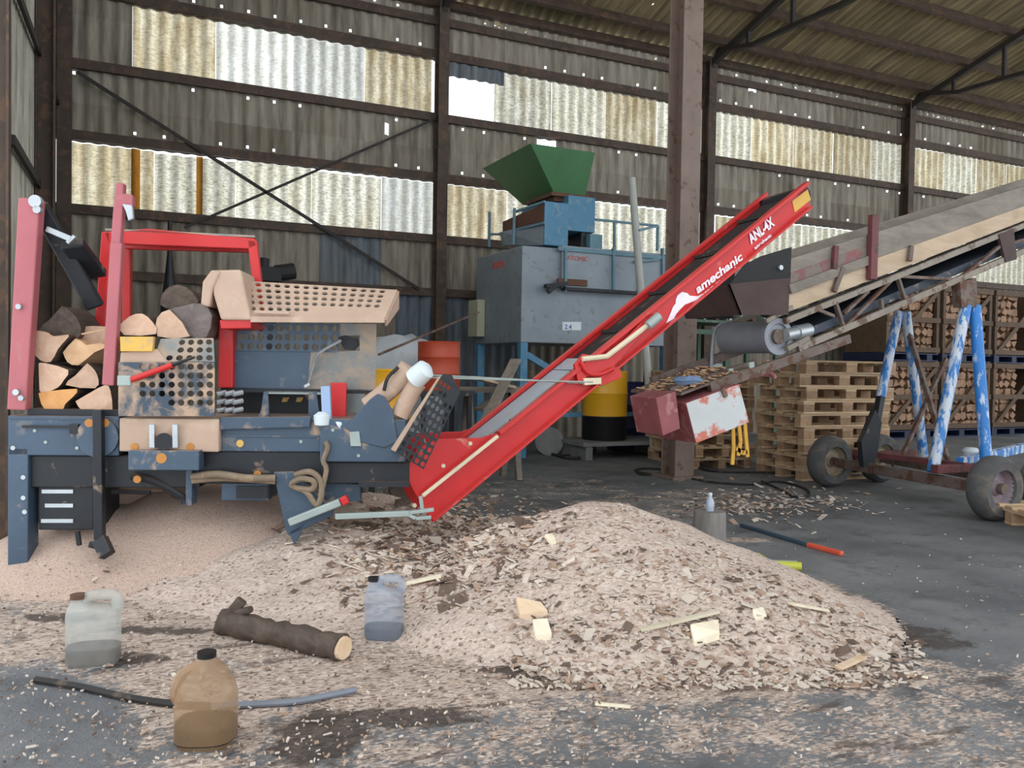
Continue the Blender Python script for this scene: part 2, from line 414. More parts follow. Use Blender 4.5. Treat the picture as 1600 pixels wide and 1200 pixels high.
for i, Y in enumerate(PY):
    z = roofz(Y) + .01
    m = MB(); m.bar((X0, Y, z), (X1, Y, z), .07, .15, (0, math.sin(SL), math.cos(SL))); struct(m.build('roof_beam_%d' % (i + 1), 'old_steel'))
CH_ = [(WY - .1, ZE - .3)] + [(q.y, q.z) for q in (onX(a, b, 9.37) for a, b in ((1124, 78), (1176, 70), (1236, 42), (1311, 9)))]

CH_ += [(RY0, CH_[-1][1] + .5)]
for i, x in enumerate(POST):
    m = MB(); a = V((x, WY - .1, ZE - .12)); b = V((x, RY0, roofz(RY0) - .12)); m.bar(a, b, .09, .10)
    # lower chord: shallow knee at the wall, then along under the rafter
    ch = CH_
    for (y0, z0), (y1, z1) in zip(ch, ch[1:]): m.bar((x, y0, z0), (x, y1, z1), .08, .07)
    for k, y in enumerate((10.9, 9.9, 8.8, 7.2, 5.5, 3.2, .8)):
        for (y0, z0), (y1, z1) in zip(ch, ch[1:]):
            if y1 <= y <= y0: zb = z0 + (z1 - z0) * (y0 - y) / (y0 - y1)
        m.bar((x, y, zb), (x, y, roofz(y) - .12), .06, .06, (0, 1, 0))
    struct(m.build('truss_beam_%d' % (i + 1), 'dark_steel'))
# side wall
m = MB(); corr(m, (X0, 5.9, 0), (0, 1, 0), uz, (1, 0, 0), WY + .05 - 5.9, 8.6)
struct(m.build('wall_left', 'side_sheet', smooth=True, recalc=False, auto=False))
for i, (px, w_) in enumerate(((-14, .12), (69, .16))):
    q = onX(px, 300, X0 + .1); m = MB(); beam_i(m, (X0 + .11, q.y, 0), (X0 + .11, q.y, 8.4), w_, .16, (1, 0, 0)); struct(m.build('column_%d' % (7 + i), 'old_steel'))
for i, (p, q) in enumerate((((28, -10), (62, 82)), ((20, 218), (66, 296)), ((78, 118), (104, 200)), ((75, 318), (108, 372)))):
    a, b = onX(*p, X0 + .06), onX(*q, X0 + .06); m = MB(); m.bar(a, b, .03, .07); struct(m.build('brace_beam_%d' % (3 + i), 'dark_steel'))
# ---------------------------------------------------------------- floor, piles
def bump2(x, y, cx, cy, rx, ry, rot=0.0):
    dx, dy = x - cx, y - cy; c, s = math.cos(rot), math.sin(rot)
    return math.hypot((dx * c + dy * s) / rx, (-dx * s + dy * c) / ry)
def cone(r, h, soft=.25):
    return h * max(0.0, 1.0 + soft * .5 - math.sqrt(r * r + soft * soft)) if r < 1.4 else 0.0
def pile_h(x, y):
    n = fnoise(x, y, 0, 2.2) * .05 + fnoise(x, y, 3, 6) * .02
    h = cone(bump2(x, y, 2.29, 3.69, 1.34, 1.13, -.85), .53, .13)
    h = max(h, cone(bump2(x, y, 1.45, 4.30, .95, .75, .2), .27, .5))
    h = max(h, cone(bump2(x, y, 1.1, 4.75, 1.0, .8, -.2), .34, .4))
    h = max(h, cone(bump2(x, y, 2.3, 5.3, .9, .5, 0), .14, .4)); h = max(h, cone(bump2(x, y, 1.45, 5.45, .9, .7, -.3), .40, .4))
    return h + (n if h > .03 else n * h / .03)
def dust_h(x, y):
    h = cone(bump2(x, y, .50, 5.30, 1.0, .78, -.35), .56, .35)
    h = max(h, cone(bump2(x, y, -.05, 5.35, .8, .65, -.3), .44, .4))
    h = max(h, cone(bump2(x, y, .9, 5.0, .8, .6, -.3), .30, .4))
    n = fnoise(x, y, 5, 3) * .03 + fnoise(x, y, 8, 9) * .008
    return h + (n if h > .03 else n * h / .03)
def top_h(x, y): return max(0.0, pile_h(x, y), dust_h(x, y))

def sm(a, b, x):
    t = min(1, max(0, (x - a) / (b - a))); return t * t * (3 - 2 * t)
SPILL = ground(1160, 844)
def dust_cover(x, y):
    """how thick the wood dust lies on the concrete"""
    d = 0.10
    d = max(d, 1.0 - .55 * sm(.6, 1.5, bump2(x, y, .95, 3.85, 1.4, 1.0, -.35)))
    rr_ = bump2(x, y, .95, 3.85, 1.4, 1.0, -.35)
    if rr_ > 1.5: d = .45 * (1 - sm(1.5, 1.8, rr_))
    d = max(d, .95 * (1 - sm(.85, 1.12, bump2(x, y, 2.25, 3.6, 1.42, 1.3, -.6))))
    d = max(d, .45 * (1 - sm(.5, 1.2, bump2(x, y, 4.2, 5.9, 1.9, .9, .3))))
    d = max(d, .50 * (1 - sm(.6, 1.3, bump2(x, y, 2.75, 1.9, 1.6, .6, -.4))))
    d = max(d, .35 * (1 - sm(.5, 1.1, bump2(x, y, 3.0, 7.2, 2.5, 1.4, 0))))
    g_ = SPILL; d = max(d, 1.1 * (1 - sm(.5, 1.1, bump2(x, y, g_.x, g_.y, .26, .09, -.44))))
    d -= .60 * (1 - sm(.4, 1.1, bump2(x, y, -.3, 3.1, .42, .8, 0)))
    d -= .35 * (1 - sm(.4, 1.1, bump2(x, y, .25, 3.45, .5, .16, -.35)))
    return max(0.0, d)
def floor_mat():
    t = NT('concrete'); v = t.coords(False)
    c = t.mix(t.ramp(t.noise(v, .9, 6, .6), .35, .7), lin((92, 95, 98)), lin((138, 139, 140)))
    c = t.mix(t.ramp(t.noise(v, 3.5, 6, .7), .52, .72, 0, .8), c, lin((64, 65, 67)))
    at_ = t.n('ShaderNodeAttribute', attribute_name='dust'); d = at_.outputs['Fac']
    st = t.coords(False, (1, 1, 1))
    n1 = t.noise(st, 4.5, 8, .68, .3); n2 = t.noise(st, 42, 4, .6)
    nn = t.math('ADD', t.math('MULTIPLY', n1, .72), t.math('MULTIPLY', n2, .28))
    vo = t.n('ShaderNodeTexVoronoi', feature='F1'); vo.inputs['Scale'].default_value = 75; vm = t.n('ShaderNodeMapping'); vm.inputs['Rotation'].default_value = (0, 0, .44); vm.inputs['Scale'].default_value = (.7, 1.6, 1); t.l(st, vm.inputs[0]); t.l(vm.outputs[0], vo.inputs['Vector'])
    vs_ = t.n('ShaderNodeSeparateColor'); t.l(vo.outputs['Color'], vs_.inputs[0])
    f = t.ramp(t.math('ADD', t.math('MULTIPLY', t.math('SUBTRACT', vs_.outputs[2], .5), .10), t.math('ADD', t.math('MULTIPLY', d, .42), nn)), .67, .75)
    dc = t.mix(vs_.outputs[0], lin((168, 147, 132)), lin((220, 202, 187)))
    dc = t.mix(t.ramp(vs_.outputs[1], .84, .88, 0, .8), dc, lin((98, 82, 72)))
    dc = t.mix(t.ramp(t.noise(st, 6, 6, .7), .56, .70, 0, .75), dc, lin((92, 76, 66)))
    k = t.mix(f, c, dc)
    rs = t.n('ShaderNodeMapping'); rs.inputs['Rotation'].default_value = (0, 0, .44); rs.inputs['Scale'].default_value = (.8, 2.6, 1); tc2 = t.n('ShaderNodeTexCoord'); t.l(tc2.outputs['Object'], rs.inputs[0])
    wet = t.noise(rs.outputs[0], 2.6, 7, .66, .3)
    k = t.mix(t.math('MULTIPLY', t.ramp(d, .2, .5), t.ramp(wet, .57, .64, 0, .75)), k, lin((78, 66, 58)))
    k = t.mix(t.math('MULTIPLY', t.ramp(d, .2, .5), t.ramp(t.noise(rs.outputs[0], 9, 6, .7), .58, .70, 0, .5)), k, lin((90, 76, 68)))
    so = t.n('ShaderNodeAttribute', attribute_name='soil').outputs['Fac']
    k = t.mix(t.ramp(t.math('ADD', t.math('MULTIPLY', so, .5), t.noise(st, 14, 6, .75)), .74, .90, 0, .85), k, lin((60, 50, 44)))
    k = t.mix(t.ramp(t.noise(st, 26, 6, .7), .54, .70, .0, .4), k, lin((96, 84, 76)))
    fleck = t.ramp(t.noise(st, 60, 2, .5), .70, .74)
    k = t.mix(t.math('MULTIPLY', fleck, .8), k, lin((205, 188, 170)))
    rg = t.ramp(f, 0, 1, .62, .95)
    return t.done(t.bsdf(k, rg, 0, t.math('ADD', nn, t.math('MULTIPLY', t.noise(st, 60, 5, .7), .6)), .6, .03))
floor_mat()
def grid_floor():
    xs = [X0 - .3 + i * .06 for i in range(int(8.2 / .06))]; x = xs[-1]
    while x < 24: x += .5; xs.append(x)
    ys = []; y = -4.0
    while y < 1.2: ys.append(y); y += .4
    while y < 6.4: ys.append(y); y += .06
    while y < 8.4: ys.append(y); y += .12
    while y < 12.3: ys.append(y); y += .3
    vs = [(x, y, 0) for y in ys for x in xs]; nx = len(xs)
    fs = [(j * nx + i, j * nx + i + 1, (j + 1) * nx + i + 1, (j + 1) * nx + i) for j in range(len(ys) - 1) for i in range(nx - 1)]
    m = MB(); m.add(vs, fs); o = m.build('floor', 'concrete', recalc=False)
    a = o.data.attributes.new('dust', 'FLOAT', 'POINT'); a.data.foreach_set('value', [dust_cover(x, y) for x, y, _ in vs])
    sp = [(ground(x, y), rx, ry) for x, y, rx, ry in ((1350, 985, .55, .16), (1290, 962, .3, .1), (1430, 1005, .35, .12), (880, 1050, .45, .14), (640, 1120, .35, .12), (500, 1150, .2, .3), (180, 1030, .3, .12), (250, 985, .4, .08), (190, 925, .5, .06), (420, 905, .35, .05), (100, 965, .3, .1))]
    b = o.data.attributes.new('soil', 'FLOAT', 'POINT'); b.data.foreach_set('value', [max([0.0] + [1 - sm(.4, 1.2, bump2(x, y, q.x, q.y, rx, ry, -.44)) for q, rx, ry in sp]) if y < 6 and x < 6 else 0.0 for x, y, _ in vs])
    return struct(o)
grid_floor()

def chip_mat(name, a, b, dark, sc1, amt, lo):
    t = NT(name); v = t.coords(False); vo = t.n('ShaderNodeTexVoronoi', feature='F1'); vo.inputs['Scale'].default_value = sc1
    mp = t.n('ShaderNodeMapping'); mp.inputs['Scale'].default_value = (1, 1.7, 1.7); mp.inputs['Rotation'].default_value = (0, 0, .5); t.l(v, mp.inputs[0]); t.l(mp.outputs[0], vo.inputs['Vector'])
    sx = t.n('ShaderNodeSeparateColor'); t.l(vo.outputs['Color'], sx.inputs[0])
    k = t.mix(sx.outputs[0], lin(a), lin(b))
    k = t.mix(t.ramp(sx.outputs[1], 1 - amt, 1 - amt + .05, 0, .9), k, lin(dark))
    n = t.noise(v, 5, 8, .7)
    k = t.mix(t.ramp(n, lo, lo + .16, 0, .65), k, lin(dark))
    hgt = t.math('ADD', t.math('MULTIPLY', sx.outputs[2], .5), t.noise(v, 70, 4, .7))
    return t.done(t.bsdf(k, .95, 0, hgt, .6, .02))
chip_mat('chips', (188, 166, 152), (222, 204, 190), (132, 112, 100), 60, .10, .60)
chip_mat('dust_heap', (192, 165, 148), (212, 187, 171), (160, 134, 118), 140, .1, .66)
def heap(name, fn, x0, x1, y0, y1, st, mat):
    nx, ny_ = int((x1 - x0) / st), int((y1 - y0) / st); idx = {}; vs = []; fs = []
    H = [[fn(x0 + i * st, y0 + j * st) for i in range(nx + 1)] for j in range(ny_ + 1)]
    def vid(i, j):
        if (i, j) not in idx: idx[i, j] = len(vs); vs.append((x0 + i * st, y0 + j * st, H[j][i]))
        return idx[i, j]
    for j in range(ny_):
        for i in range(nx):
            if max(H[j][i], H[j][i + 1], H[j + 1][i], H[j + 1][i + 1]) > .004: fs.append((vid(i, j), vid(i + 1, j), vid(i + 1, j + 1), vid(i, j + 1)))
    m = MB(); m.add(vs, fs); return m.build(name, mat, smooth=True, auto=False, recalc=False)
stuff(heap('wood_chip_pile', pile_h, -.3, 4.6, 2.2, 6.2, .03, 'chips'), 'big pale heap of wood chips and bark on the floor below the red conveyor', 'wood chips')
stuff(heap('sawdust_heap', dust_h, -.7, 2.2, 4.3, 6.6, .03, 'dust_heap'), 'smooth pinkish heap of sawdust under the blue-grey machine bed', 'sawdust')
# ---------------------------------------------------------------- firewood processor
paint('blue_grey', (64, 82, 100), .45, .1, .12, 4, dust=.14, updust=.55, worn=(98, 102, 108), wamt=.05)
paint('blue_dusty', (58, 72, 86), .5, .1, .12, 4, dust=.45, updust=.6)
paint('black_steel', (34, 37, 42), .5, .2, .2, 4, dust=.08, updust=.3)
paint('dusty_tan', (186, 160, 140), .9, 0, .1, 3, dust=.3, dcol=(198, 174, 154))
paint('dusty_grey', (128, 130, 128), .7, 0, .12, 3, dust=.5, dcol=(168, 148, 128), dscale=4)
paint('red_paint', (196, 34, 34), .38, 0, .1, 3, dust=.06, dcol=(205, 130, 115), updust=.25)
paint('pink_paint', (172, 96, 102), .6, 0, .1, 3, dust=.12, dcol=(170, 120, 110))
paint('steel', (176, 182, 186), .35, .6, .12, 6, dust=.1)
paint('pale_steel', (176, 186, 196), .45, .2, .1, 4, dust=.16)
paint('cream_bar', (214, 200, 172), .55, 0, .08, 4)
paint('rubber', (42, 40, 38), .75, 0, .2, 6, dust=.22, dcol=(110, 92, 76))
paint('hose_grey', (128, 112, 92), .7, 0, .15, 9, dust=.3)
paint('yellow_paint', (216, 160, 40), .45, 0, .08, 4, dust=.05)
paint('dusty_yellow', (212, 170, 80), .6, 0, .1, 4, dust=.25)
paint('orange_sticker', (186, 124, 52), .5, 0, .05, 4)
paint('white_cap', (212, 222, 226), .5, 0, .05, 4, dust=.08)
paint('white_print', (236, 232, 240), .5, 0, .03, 4)
paint('pale_blue', (150, 172, 205), .45, .1, .08, 4, dust=.1)
paint('galvanised', (160, 172, 168), .5, .3, .12, 6, dust=.15)

PO = ground(27, 918)
PR = Thing('firewood_processor', 'long blue-grey firewood processor with red outfeed conveyor, perforated guards and dusty hood', 'machine', (PO.x, PO.y, 0), math.radians(-20))
E = PR.e
def pbox(m, x0, y0, x1, y1, y, d, mi=0, fr=PR):
    a, b, lo, hi = fr.rect(x0, y0, x1, y1, y); return m.box(a, b, y, y + d, lo, hi, mi)
def fbox(m, x0, y0, x1, y1, y, d, mi=0, fr=PR):       # box whose foot stands on the floor
    a, b, lo, hi = fr.rect(x0, y0, x1, y1, y); return m.box(a, b, y, y + d, 0, hi, mi)
def P(x, y, d=0.0): return PR.p(x, y, d)

# bed
m = MB(); pbox(m, 12, 650, 186, 712, 0, .62)
pbox(m, 340, 654, 506, 706, .02, .55); m.prism(PR.poly([(343, 652), (486, 651), (484, 668), (343, 672)], -.015), (0, .03, 0))
pbox(m, 500, 655, 634, 722, -.02, .6)
bed = m.build('machine_bed', 'blue_grey', E, bevel=.006)
m = MB(); pbox(m, 46, 712, 312, 762, .03, .5); pbox(m, 312, 706, 506, 756, .03, .5); pbox(m, 500, 722, 640, 756, .02, .52)
m.build('lower_beam', 'black_steel', E, bevel=.006)
for x0, x1, dy in ((12, 44, 0.0),):
    m = MB(); fbox(m, x0, 700, x1, 712, dy, .12); a = P(x0, 800); b = P(x1, 800)
    m.box(a.x - .02, b.x + .04, dy - .03, dy + .15, 0, .02); m.build('leg', 'blue_grey', E, bevel=.005)
    m = MB(); m.box(a.x, b.x, .5, .62, 0, .75); m.box(a.x - .02, b.x + .04, .47, .65, 0, .02); m.build('leg', 'blue_grey', E, bevel=.005)
for x, y in ((36, 746), (36, 778), (38, 800), (20, 700)):
    m = MB(); c = P(x, y, -.004); m.cyl(c, c + V((0, .012, 0)), .012, n=10); m.build('bolt', 'steel', bed, smooth=True)
m = MB(); pbox(m, 34, 665, 124, 669, -.014, .014); pbox(m, 108, 663, 122, 678, -.02, .02); m.build('latch_rail', 'black_steel', bed)
for x, y in ((54, 673), (71, 691), (120, 700), (360, 668), (470, 690), (520, 672), (610, 672), (560, 712)):
    m = MB(); c = P(x, y, -.004 if x < 300 else (.016 if x < 500 else -.024)); m.cyl(c, c + V((0, .01, 0)), .009, n=8); m.build('bolt', 'galvanised', bed, smooth=True)
m = MB(); pbox(m, 14, 651, 186, 655, -.008, .02); pbox(m, 344, 680, 504, 683, .012, .012); m.build('edge_strip', 'blue_grey', bed)
# end cooler with light slots
m = MB(); a, b, lo, hi = PR.rect(60, 742, 146, 828, .05)
m.box(a, b, .05, .42, lo, hi); cool = m.build('cooler_box', 'black_steel', E, bevel=.005)
m = MB()
for y, x0, x1 in ((750, 64, 84), (768, 65, 114), (790, 70, 114), (814, 64, 114)):
    m.prism(PR.poly([(x0, y - 3), (x1, y - 3), (x1, y + 3), (x0, y + 3)], .044), (0, .012, 0))
m.build('slat', 'steel', cool)
# round bearing plate with two stickers
m = MB(); c = P(152, 683, -.02); m.cyl(c, c + V((0, .03, 0)), .105, n=28); brg = m.build('bearing_plate', 'blue_grey', E, smooth=True)
for x in (139, 164):
    m = MB(); c = P(x, 661, -.022); m.cyl(c, c + V((0, .01, 0)), .022, n=14); m.build('warning_sticker', 'orange_sticker', brg)
# support jack
m = MB(); m.bar(P(154, 640, -.04), P(156, 842, -.04), .045, .05, (0, 1, 0)); m.bar(P(156, 842, -.04), P(168, 868, -.08), .07, .05, (0, 1, 0)); m.bar(P(140, 850, -.05), P(170, 858, -.05), .03, .03, (0, 1, 0))
m.build('support_jack', 'black_steel', E, bevel=.004)
m = MB(); m.bar(P(121, 830, .02), P(124, 852, .02), .02, .02, (0, 1, 0)); m.build('drain_pipe', 'black_steel', E)
# saw housing: dusty block, bracket, bolts
m = MB(); pbox(m, 186, 654, 342, 706, -.03, .5); hs = m.build('saw_housing', 'dusty_tan', E, bevel=.008)
m = MB(); pbox(m, 200, 704, 311, 735, -.09, .1); br = m.build('bracket', 'blue_grey', E, bevel=.005)
m = MB(); c = P(252, 716, -.092); m.cyl(c, c + V((0, .01, 0)), .027, n=14); m.build('warning_sticker', 'orange_sticker', br)
for x in (238, 274):
    m = MB(); m.bar(P(x, 663, -.06), P(x + .5, 700, -.06), .028, .02, (0, 1, 0)); m.build('bolt', 'steel', hs, bevel=.003)
m = MB(); m.cyl(P(256, 690, -.08), P(256, 690, .0), .045, n=16); m.build('hub', 'black_steel', hs, smooth=True)
for x, y in ((210, 698), (297, 698), (375, 693), (402, 741), (214, 749)):
    m = MB(); dd = -.035 if x < 340 else (.012 if y < 700 else .02); c = P(x, y, dd); m.cyl(c, c + V((0, .012, 0)), .02, n=12); m.build('warning_sticker', 'orange_sticker' if y > 694 else 'dusty_yellow', hs if x < 340 else bed)
# under-bed bits
m = MB(); m.tube([P(205, 744, .0), P(240, 752, .02), P(285, 776, .05), P(290, 788, .05)], .02); m.tube([P(175, 768, .1), P(235, 770, .1)], .012)
m.tube([P(262, 752, .1), P(272, 774, .1), P(288, 776, .1)], .016); m.build('return_pipe', 'black_steel', E, smooth=True)
m = MB(); m.tube([P(300, 745, -.02), P(340, 741, -.04), P(385, 747, -.04), P(430, 747, -.02)], .02, 10); m.tube([P(300, 752, -.02), P(350, 748, -.02), P(430, 753, -.01)], .014, 8)
m.build('hydraulic_hose', 'hose_grey', E, smooth=True)
m = MB(); pbox(m, 290, 734, 300, 790, .0, .1); pbox(m, 346, 755, 420, 782, .06, .3); m.build('foot_bracket', 'blue_grey', E, bevel=.004)
m = MB(); pbox(m, 369, 760, 418, 779, .04, .06); m.build('hole_shade', 'black_steel', E)  # black block stands for the shade inside the bracket's hole
m = MB(); m.prism(PR.poly([(427, 738), (458, 737), (521, 797), (520, 806), (452, 838), (446, 828)], .0), (0, .05, 0)); m.build('stabiliser_leg', 'blue_grey', E, bevel=.006)
m = MB(); m.prism(PR.poly([(452, 832), (476, 818), (460, 852)], .0), (0, .06, 0)); m.build('stabiliser_foot', 'blue_grey', E)
m = MB(); m.tube([P(461, 742, -.03), P(484, 737, -.05), P(500, 750, -.05), P(502, 775, -.05), P(494, 788, -.04), P(478, 768, -.04), P(455, 758, -.03), P(470, 748, -.05), P(490, 752, -.06), P(488, 764, -.05), P(466, 763, -.04)], .016, 8, smooth=4)
m.build('hydraulic_hose', 'hose_grey', E, smooth=True)
m = MB(); m.tube([P(508, 690, -.04), P(512, 700, -.04), P(505, 720, -.04), P(510, 735, -.04), P(500, 775, -.04)], .014, 8); m.build('chain', 'hose_grey', E, smooth=True)
m = MB(); m.bar(P(452, 816, -.06), P(532, 784, -.06), .04, .05, (0, 1, 0)); lv = m.build('lever', 'galvanised', E, bevel=.006)
m = MB(); m.bar(P(533, 784, -.06), P(544, 779, -.06), .045, .055, (0, 1, 0)); m.build('lever_tip', 'red_paint', lv, bevel=.008)
m = MB(); m.prism(PR.poly([(506, 755), (562, 757), (563, 782), (520, 788), (506, 780)], .1), (0, .1, 0)); m.build('skirt_plate', 'blue_grey', E)
m = MB(); pbox(m, 560, 753, 640, 761, -.02, .3); m.build('bottom_rail', 'black_steel', E)
# log deck posts
m = MB(); m.prism(PR.poly([(28, 308), (62, 310), (40, 641), (10, 640)], -.03), (0, .07, 0)); dp = m.build('deck_arm', 'pink_paint', E, bevel=.008)
for x, y, r in ((54, 314, .032), (28, 479, .014), (24, 613, .016), (32, 622, .014), (57, 327, .02)):
    m = MB(); c = P(x, y, -.055); m.cyl(c, c + V((0, .03, 0)), r, n=12); m.build('bolt', 'steel', dp, smooth=True)
m = MB(); m.bar(P(74, 358, .05), P(112, 374, .05), .03, .035, (0, 1, 0)); m.bar(P(106, 380, .05), P(118, 369, .05), .02, .03, (0, 1, 0)); m.build('hinge_pin', 'steel', E, bevel=.003)
m = MB(); m.bar(P(60, 320, .08), P(150, 480, .3), .09, .05, (0, 1, 0)); m.bar(P(112, 380, .1), P(150, 430, .35), .12, .05, (0, 1, 0)); m.build('lift_cylinder', 'black_steel', E, bevel=.01)
m = MB(); m.bar(P(184, 380, -.02), P(171, 602, -.02), .06, .05, (0, 1, 0)); m.prism(PR.poly([(181, 285), (193, 286), (192, 302), (207, 304), (207, 322), (192, 322), (186, 400), (170, 420), (176, 330)], -.03), (0, .05, 0))
gp = m.build('guide_post', 'pink_paint', E, bevel=.006)
m = MB(); m.prism(PR.poly([(190, 318), (206, 320), (208, 342), (200, 345), (196, 330)], -.045), (0, .03, 0)); m.build('latch', 'steel', gp, bevel=.006)
# red arch of the log lift
m = MB(); D0, D1 = .42, .80
m.prism(PR.poly([(158, 362), (172, 362), (172, 385), (163, 520), (147, 520)], D0), (0, .05, 0))
m.prism(PR.poly([(386, 374), (401, 376), (408, 440), (412, 520), (398, 520), (394, 440)], D0), (0, .05, 0))
m.prism(PR.poly([(162, 362), (230, 357), (398, 372), (402, 384), (390, 389), (168, 380)], D0), (0, .05, 0))
a, b = PR.p(191, 380, D1), PR.p(203, 380, D1); lo = PR.p(195, 520, D1).z
m.box(a.x, b.x, D1, D1 + .05, lo, a.z)
a, b = PR.p(196, 380, D1), PR.p(392, 386, D1); m.bar(a, b, .05, .07, (0, 0, 1))
af = m.build('lift_arch', 'red_paint', E, bevel=.006)
q = PR.poly([(164, 360), (230, 355), (398, 371), (402, 377)], D0)
m = MB(); m.prism([q[0], q[2], PR.p(400, 374, D1) + V((0, .03, 0)), PR.p(190, 362, D1) + V((0, .03, 0))], (0, 0, .012)); m.build('arch_cover', 'dusty_grey', af)
# saw column under the hood
m = MB(); pbox(m, 341, 498, 364, 606, .25, .12); m.build('saw_column', 'red_paint', E, bevel=.006)
m = MB(); m.prism(PR.poly([(343, 500), (393, 498), (392, 513), (345, 514)], .08), (0, .3, 0)); m.build('hood_skirt', 'red_paint', E, bevel=.005)
# saw hood
m = MB(); q = PR.poly([(330, 422), (376, 421), (393, 500), (345, 500), (333, 460)], .06); m.prism(q, (0, .34, 0))
q = PR.poly([(330, 421), (345, 424), (332, 452), (327, 480), (313, 476), (316, 440)], .05); m.prism(q, (0, .36, 0))
hood = m.build('saw_hood', 'dusty_tan', E, bevel=.012)
A, B, D, T = P(392, 499, .07), P(601, 500, .07), P(380, 441, .30), P(621, 455, .30)
m = MB()
def sk(i, j): return i == 15 or j < 1 or (j < 2 and i > 6)
m.perf(A, B, D, T, 16, 6, .34, .01, sk); m.bar(A, B, .02, .03); m.prism([B, T, T + V((.0, .02, -.1)), B + V((0, .05, -.03))], (.01, 0, 0))
m.build('perforated_hood', 'dusty_tan', hood)
m = MB(); m.bar(P(398, 487, .06), P(452, 489, .06), .015, .012); m.build('handle', 'dusty_tan', hood)
# guard panel below the hood
m = MB()
A, B, D, T = P(370, 548, .30), P(528, 550, .30), P(374, 505, .30), P(530, 506, .30)
m.perf(A, B, D, T, 11, 3, .38, .01)
m.prism(PR.poly([(366, 548), (486, 549), (480, 608), (362, 607)], .30), (0, .012, 0)); m.prism(PR.poly([(486, 549), (528, 549), (528, 609), (480, 608)], .30), (0, .012, 0), mi=1)
m.prism(PR.poly([(528, 549), (562, 548), (562, 610), (528, 610)], .30), (0, .012, 0), mi=1)
m.prism(PR.poly([(530, 506), (588, 506), (587, 606), (580, 610), (562, 610), (562, 524), (530, 524)], .30), (0, .012, 0), mi=1)
gd = m.build('side_guard', ['blue_grey', 'dusty_grey'], E)
m = MB(); m.prism(PR.poly([(528, 527), (540, 524), (556, 528), (560, 538), (552, 546), (538, 546)], .33), (0, .1, 0)); m.build('opening_shade', 'black_steel', gd)  # black block behind the guard opening stands for its dark hole
m = MB(); m.tube([P(533, 532, .26), P(497, 553, .24), P(490, 570, .26), P(482, 600, .28)], .008, 6); m.bar(P(476, 604, .27), P(484, 600, .27), .015, .02, (0, 1, 0)); m.build('control_rod', 'steel', gd, smooth=True)
m = MB(); pbox(m, 345, 607, 590, 614, .3, .03); m.build('guard_rail', 'black_steel', E)
# gap between bed and guard: black sheet for the dark background, ribs
m = MB(); pbox(m, 345, 606, 540, 655, .52, .02); m.build('dark_backing', 'black_steel', E)
for q in ([(412, 612), (418, 612), (421, 655), (402, 655), (408, 640)], [(482, 612), (494, 612), (500, 655), (482, 655)]):
    m = MB(); m.prism(PR.poly(q, .12), (0, .02, 0)); m.build('rib', 'blue_grey', E)
m = MB()
for x in (442, 464): m.prism(PR.poly([(x, 621), (x + 10, 621), (x + 6, 628), (x - 2, 628)], .5), (0, .02, 0))
m.build('warning_stripe', 'dusty_yellow', E)
m = MB(); pbox(m, 418, 612, 510, 616, .3, .04); m.build('rail', 'galvanised', E)
m = MB()
for i in range(9):
    x = 338 + (i % 3) * 13; y = 616 + (i // 3) * 13; m.cyl(P(x, y, .02), P(x + 15, y - 3, .05), .014, n=8)
m.build('valve_block', 'steel', E, smooth=True)
m = MB(); m.bar(P(509, 603, .02), P(512, 668, .02), .05, .05, (0, 1, 0)); m.build('splitter_post', 'pale_blue', E, bevel=.006)
m = MB(); pbox(m, 516, 598, 541, 660, .2, .03); m.build('splitter_knife', 'red_paint', E, bevel=.004)
m = MB(); c = P(503, 658, -.01); m.lathe([(.001, -.03), (.04, -.02), (.045, .03), (.02, .05), (.001, .05)], c, 14); m.build('dust_cap', 'white_cap', E, smooth=True)
m = MB(); m.cyl(P(528, 664, .0), P(540, 657, .0), .03, .012, n=12); m.build('nozzle', 'white_cap', E, smooth=True)
m = MB(); m.bar(P(516, 662, .0), P(560, 658, .0), .012, .012); m.build('pull_rod', 'steel', E)
m = MB(); m.prism(PR.poly([(541, 668), (556, 648), (578, 624), (590, 615), (600, 619), (613, 640), (622, 690), (600, 700), (560, 690), (548, 676)], -.03), (0, .02, 0)); m.build('splitter_shield', 'blue_grey', E, bevel=.004)
m = MB(); m.prism(PR.poly([(546, 675), (561, 674), (564, 697), (548, 697)], -.035), (0, .01, 0)); m.build('rating_plate', 'galvanised', E)
# hydraulic motor and arm
m = MB(); m.tube([P(574, 636, .05), P(604, 612, .05), P(640, 578, .05)], .055, 12); m.tube([P(624, 650, .03), P(644, 610, .03), P(655, 596, .03)], .05, 10); m.cyl(P(620, 575, .05), P(660, 600, .05), .05, n=14)
mo = m.build('motor_arm', 'dusty_tan', E, smooth=True)
m = MB(); m.cyl(P(648, 592, .02), P(665, 577, -.02), .062, .055, n=20); m.cyl(P(665, 577, -.02), P(669, 574, -.03), .055, .03, n=20); m.build('motor_cap', 'white_cap', mo, smooth=True)
m = MB(); m.tube([P(600, 610, -.01), P(606, 590, -.02), P(622, 574, .0)], .01, 6); m.build('cable', 'rubber', mo, smooth=True)
# perforated guard over the foot of the conveyor
A, B, D, T = P(618, 706, -.12), P(662, 733, -.12), P(688, 590, -.12), P(719, 612, -.12)
m = MB(); m.perf(A, B, D, T, 5, 11, .36, .012, lambda i, j: (j > 8 and i > 2))
m.prism([D, T, P(706, 586, -.12), P(693, 584, -.12)], (0, .012, 0)); cg = m.build('conveyor_guard', 'black_steel', E)
m = MB(); m.prism([A, D, P(684, 592, -.02), P(611, 703, -.02)], (0, .0, .008)); m.build('guard_edge', 'dusty_tan', cg)
